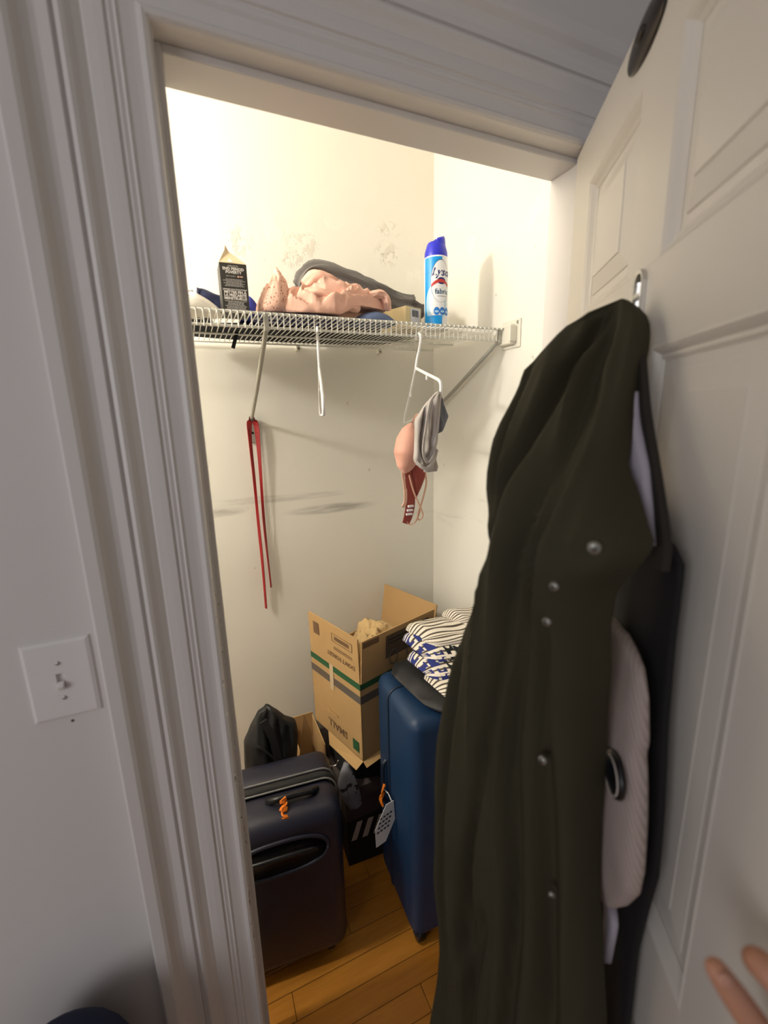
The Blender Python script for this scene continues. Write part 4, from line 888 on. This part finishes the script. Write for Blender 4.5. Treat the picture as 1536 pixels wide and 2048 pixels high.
b0 = puff('bag_body', lambda u, d, z: Vector((u, .515 - d, z)), rows_from([(.122, .634), (.105, .628), (.075, .580), (.050, .529), (.045, .45), (.04, .30)], [(.140, .634), (.162, .610), (.185, .580), (.218, .556), (.222, .508), (.208, .418), (.195, .30)], .633, .002, 60, lambda k: .015 + .045 * min(1, k * 3)), 'pack', bp, n=56, fold=.016, fscale=(32, 7), seed=19, creases=[[(.12, .60), (.125, .50), (.135, .42)], [(.155, .60), (.165, .50), (.16, .42)], [(.185, .575), (.182, .53)]], gdep=.016, gw=.006, pw=.5); ch(b0)
ch(ribbon('shoulder_strap', smooth_path([(.11, .46, .625), (.13, .452, .57), (.14, .448, .50), (.148, .447, .42)], 6), .022, .006, 'black_fab', bp))
ch(ribbon('zip', smooth_path([(.07, .468, .55), (.10, .458, .53), (.14, .455, .47), (.17, .456, .40)], 6), .007, .003, 'case_band', bp))

# ------------------------------------------------------------------ navy bundle under the switch
nb = thing('navy_bag', (-.305, -.125, 0), 'dark navy rounded soft bag standing on the floor under the light switch', 'bag')
rings = []
for i in range(26):
    k = i / 25; z = .605 * k; r = (.95 + .12 * math.sin(k * 3)) * (1 - max(0, (k - .72) / .28) ** 2.2) ** .5 if k < 1 else .02
    rings.append([Vector((.115 * r * math.cos(a) * (1 + .05 * noise.noise(Vector((math.cos(a) * 2, math.sin(a) * 2, k * 5)))), .105 * r * math.sin(a), z)) for a in [2 * PI * j / 32 for j in range(32)]])
link('bag_body', ring_loft('bag_body', rings), 'navy_bag', nb, True)
tube('carry_loop', smooth_path([(-.03, 0, .575), (-.028, 0, .590), (0, 0, .594), (.028, 0, .590), (.03, 0, .575)], 5), .006, 'navy_bag', nb)

# ------------------------------------------------------------------ photographer's hand
def hand():
    V, Rr, E = [], [], []
    def add(p, r, prev=None):
        V.append(Vector(p)); Rr.append(r); i = len(V) - 1
        if prev is not None: E.append((prev, i))
        return i
    w0 = add((.405, -.775, 1.005), .027); f0 = add((.455, -.865, .94), .033, w0); add((.52, -.98, .86), .038, f0)
    p1 = add((.379, -.740, 1.040), .026, w0); p2 = add((.3625, -.7195, 1.080), .0235, p1)
    # thumb leaves the side of the palm near its base
    t1 = add((.350, -.712, 1.060), .0145, p1); t2 = add((.322, -.683, 1.104), .0112, t1); t3 = add((.300, -.662, 1.146), .0098, t2); add((.2885, -.6515, 1.168), .0070, t3)
    base = {'index': DF(.850, -.026, 1.108), 'middle': DF(.853, -.050, 1.104), 'ring': DF(.853, -.056, 1.086), 'little': DF(.851, -.056, 1.070)}
    curl = {'index': [(.334, -.681, 1.148), (.326, -.664, 1.158), (.334, -.652, 1.146)], 'middle': [DF(.832, -.061, 1.130), DF(.812, -.055, 1.134), DF(.797, -.0330, 1.132)],
            'ring': [DF(.832, -.063, 1.108), DF(.812, -.056, 1.111), DF(.798, -.0330, 1.108)], 'little': [DF(.833, -.061, 1.086), DF(.816, -.054, 1.088), DF(.804, -.0330, 1.086)]}
    rad = {'index': (.0125, .0112, .0106, .0085), 'middle': (.0122, .0108, .0100, .0082), 'ring': (.0115, .010, .0094, .0076), 'little': (.010, .0088, .0082, .0066)}
    for f in base:
        k = add(base[f], rad[f][0], p2)
        for q, r in zip(curl[f], rad[f][1:]): k = add(q, r, k)
    me = bpy.data.meshes.new('hand'); me.from_pydata([tuple(v) for v in V], E, []); o = bpy.data.objects.new('hand', me); COL.objects.link(o)
    sk = o.modifiers.new('s', 'SKIN'); sk.use_smooth_shade = True; sb = o.modifiers.new('u', 'SUBSURF'); sb.levels = 2; sb.render_levels = 2
    for i, r in enumerate(Rr): me.skin_vertices[0].data[i].radius = (r, r); me.skin_vertices[0].data[i].use_root = (i == 0)
    bpy.context.view_layer.update(); ev = o.evaluated_get(bpy.context.evaluated_depsgraph_get()); m2 = bpy.data.meshes.new_from_object(ev)
    bpy.data.objects.remove(o); m2.materials.clear(); r = link('person', m2, 'skin', None, True)
    tag(r, 'bare hand and wrist gripping the free edge of the open white door', 'person')
    nl = link('thumb_nail', ovalm('thumb_nail', .0048, .0065, 0, .0012, 16, .0008), 'nail', r, True)
    ax = (Vector((.2885, -.6515, 1.168)) - Vector((.300, -.662, 1.146))).normalized(); up = (CAM - Vector((.30, -.66, 1.155))); up = (up - ax * up.dot(ax)).normalized()
    mm = Matrix((up.cross(ax), up, ax)).transposed().to_4x4(); mm.translation = Vector((.2925, -.655, 1.161)) + up * .0062; nl.matrix_world = mm
hand()
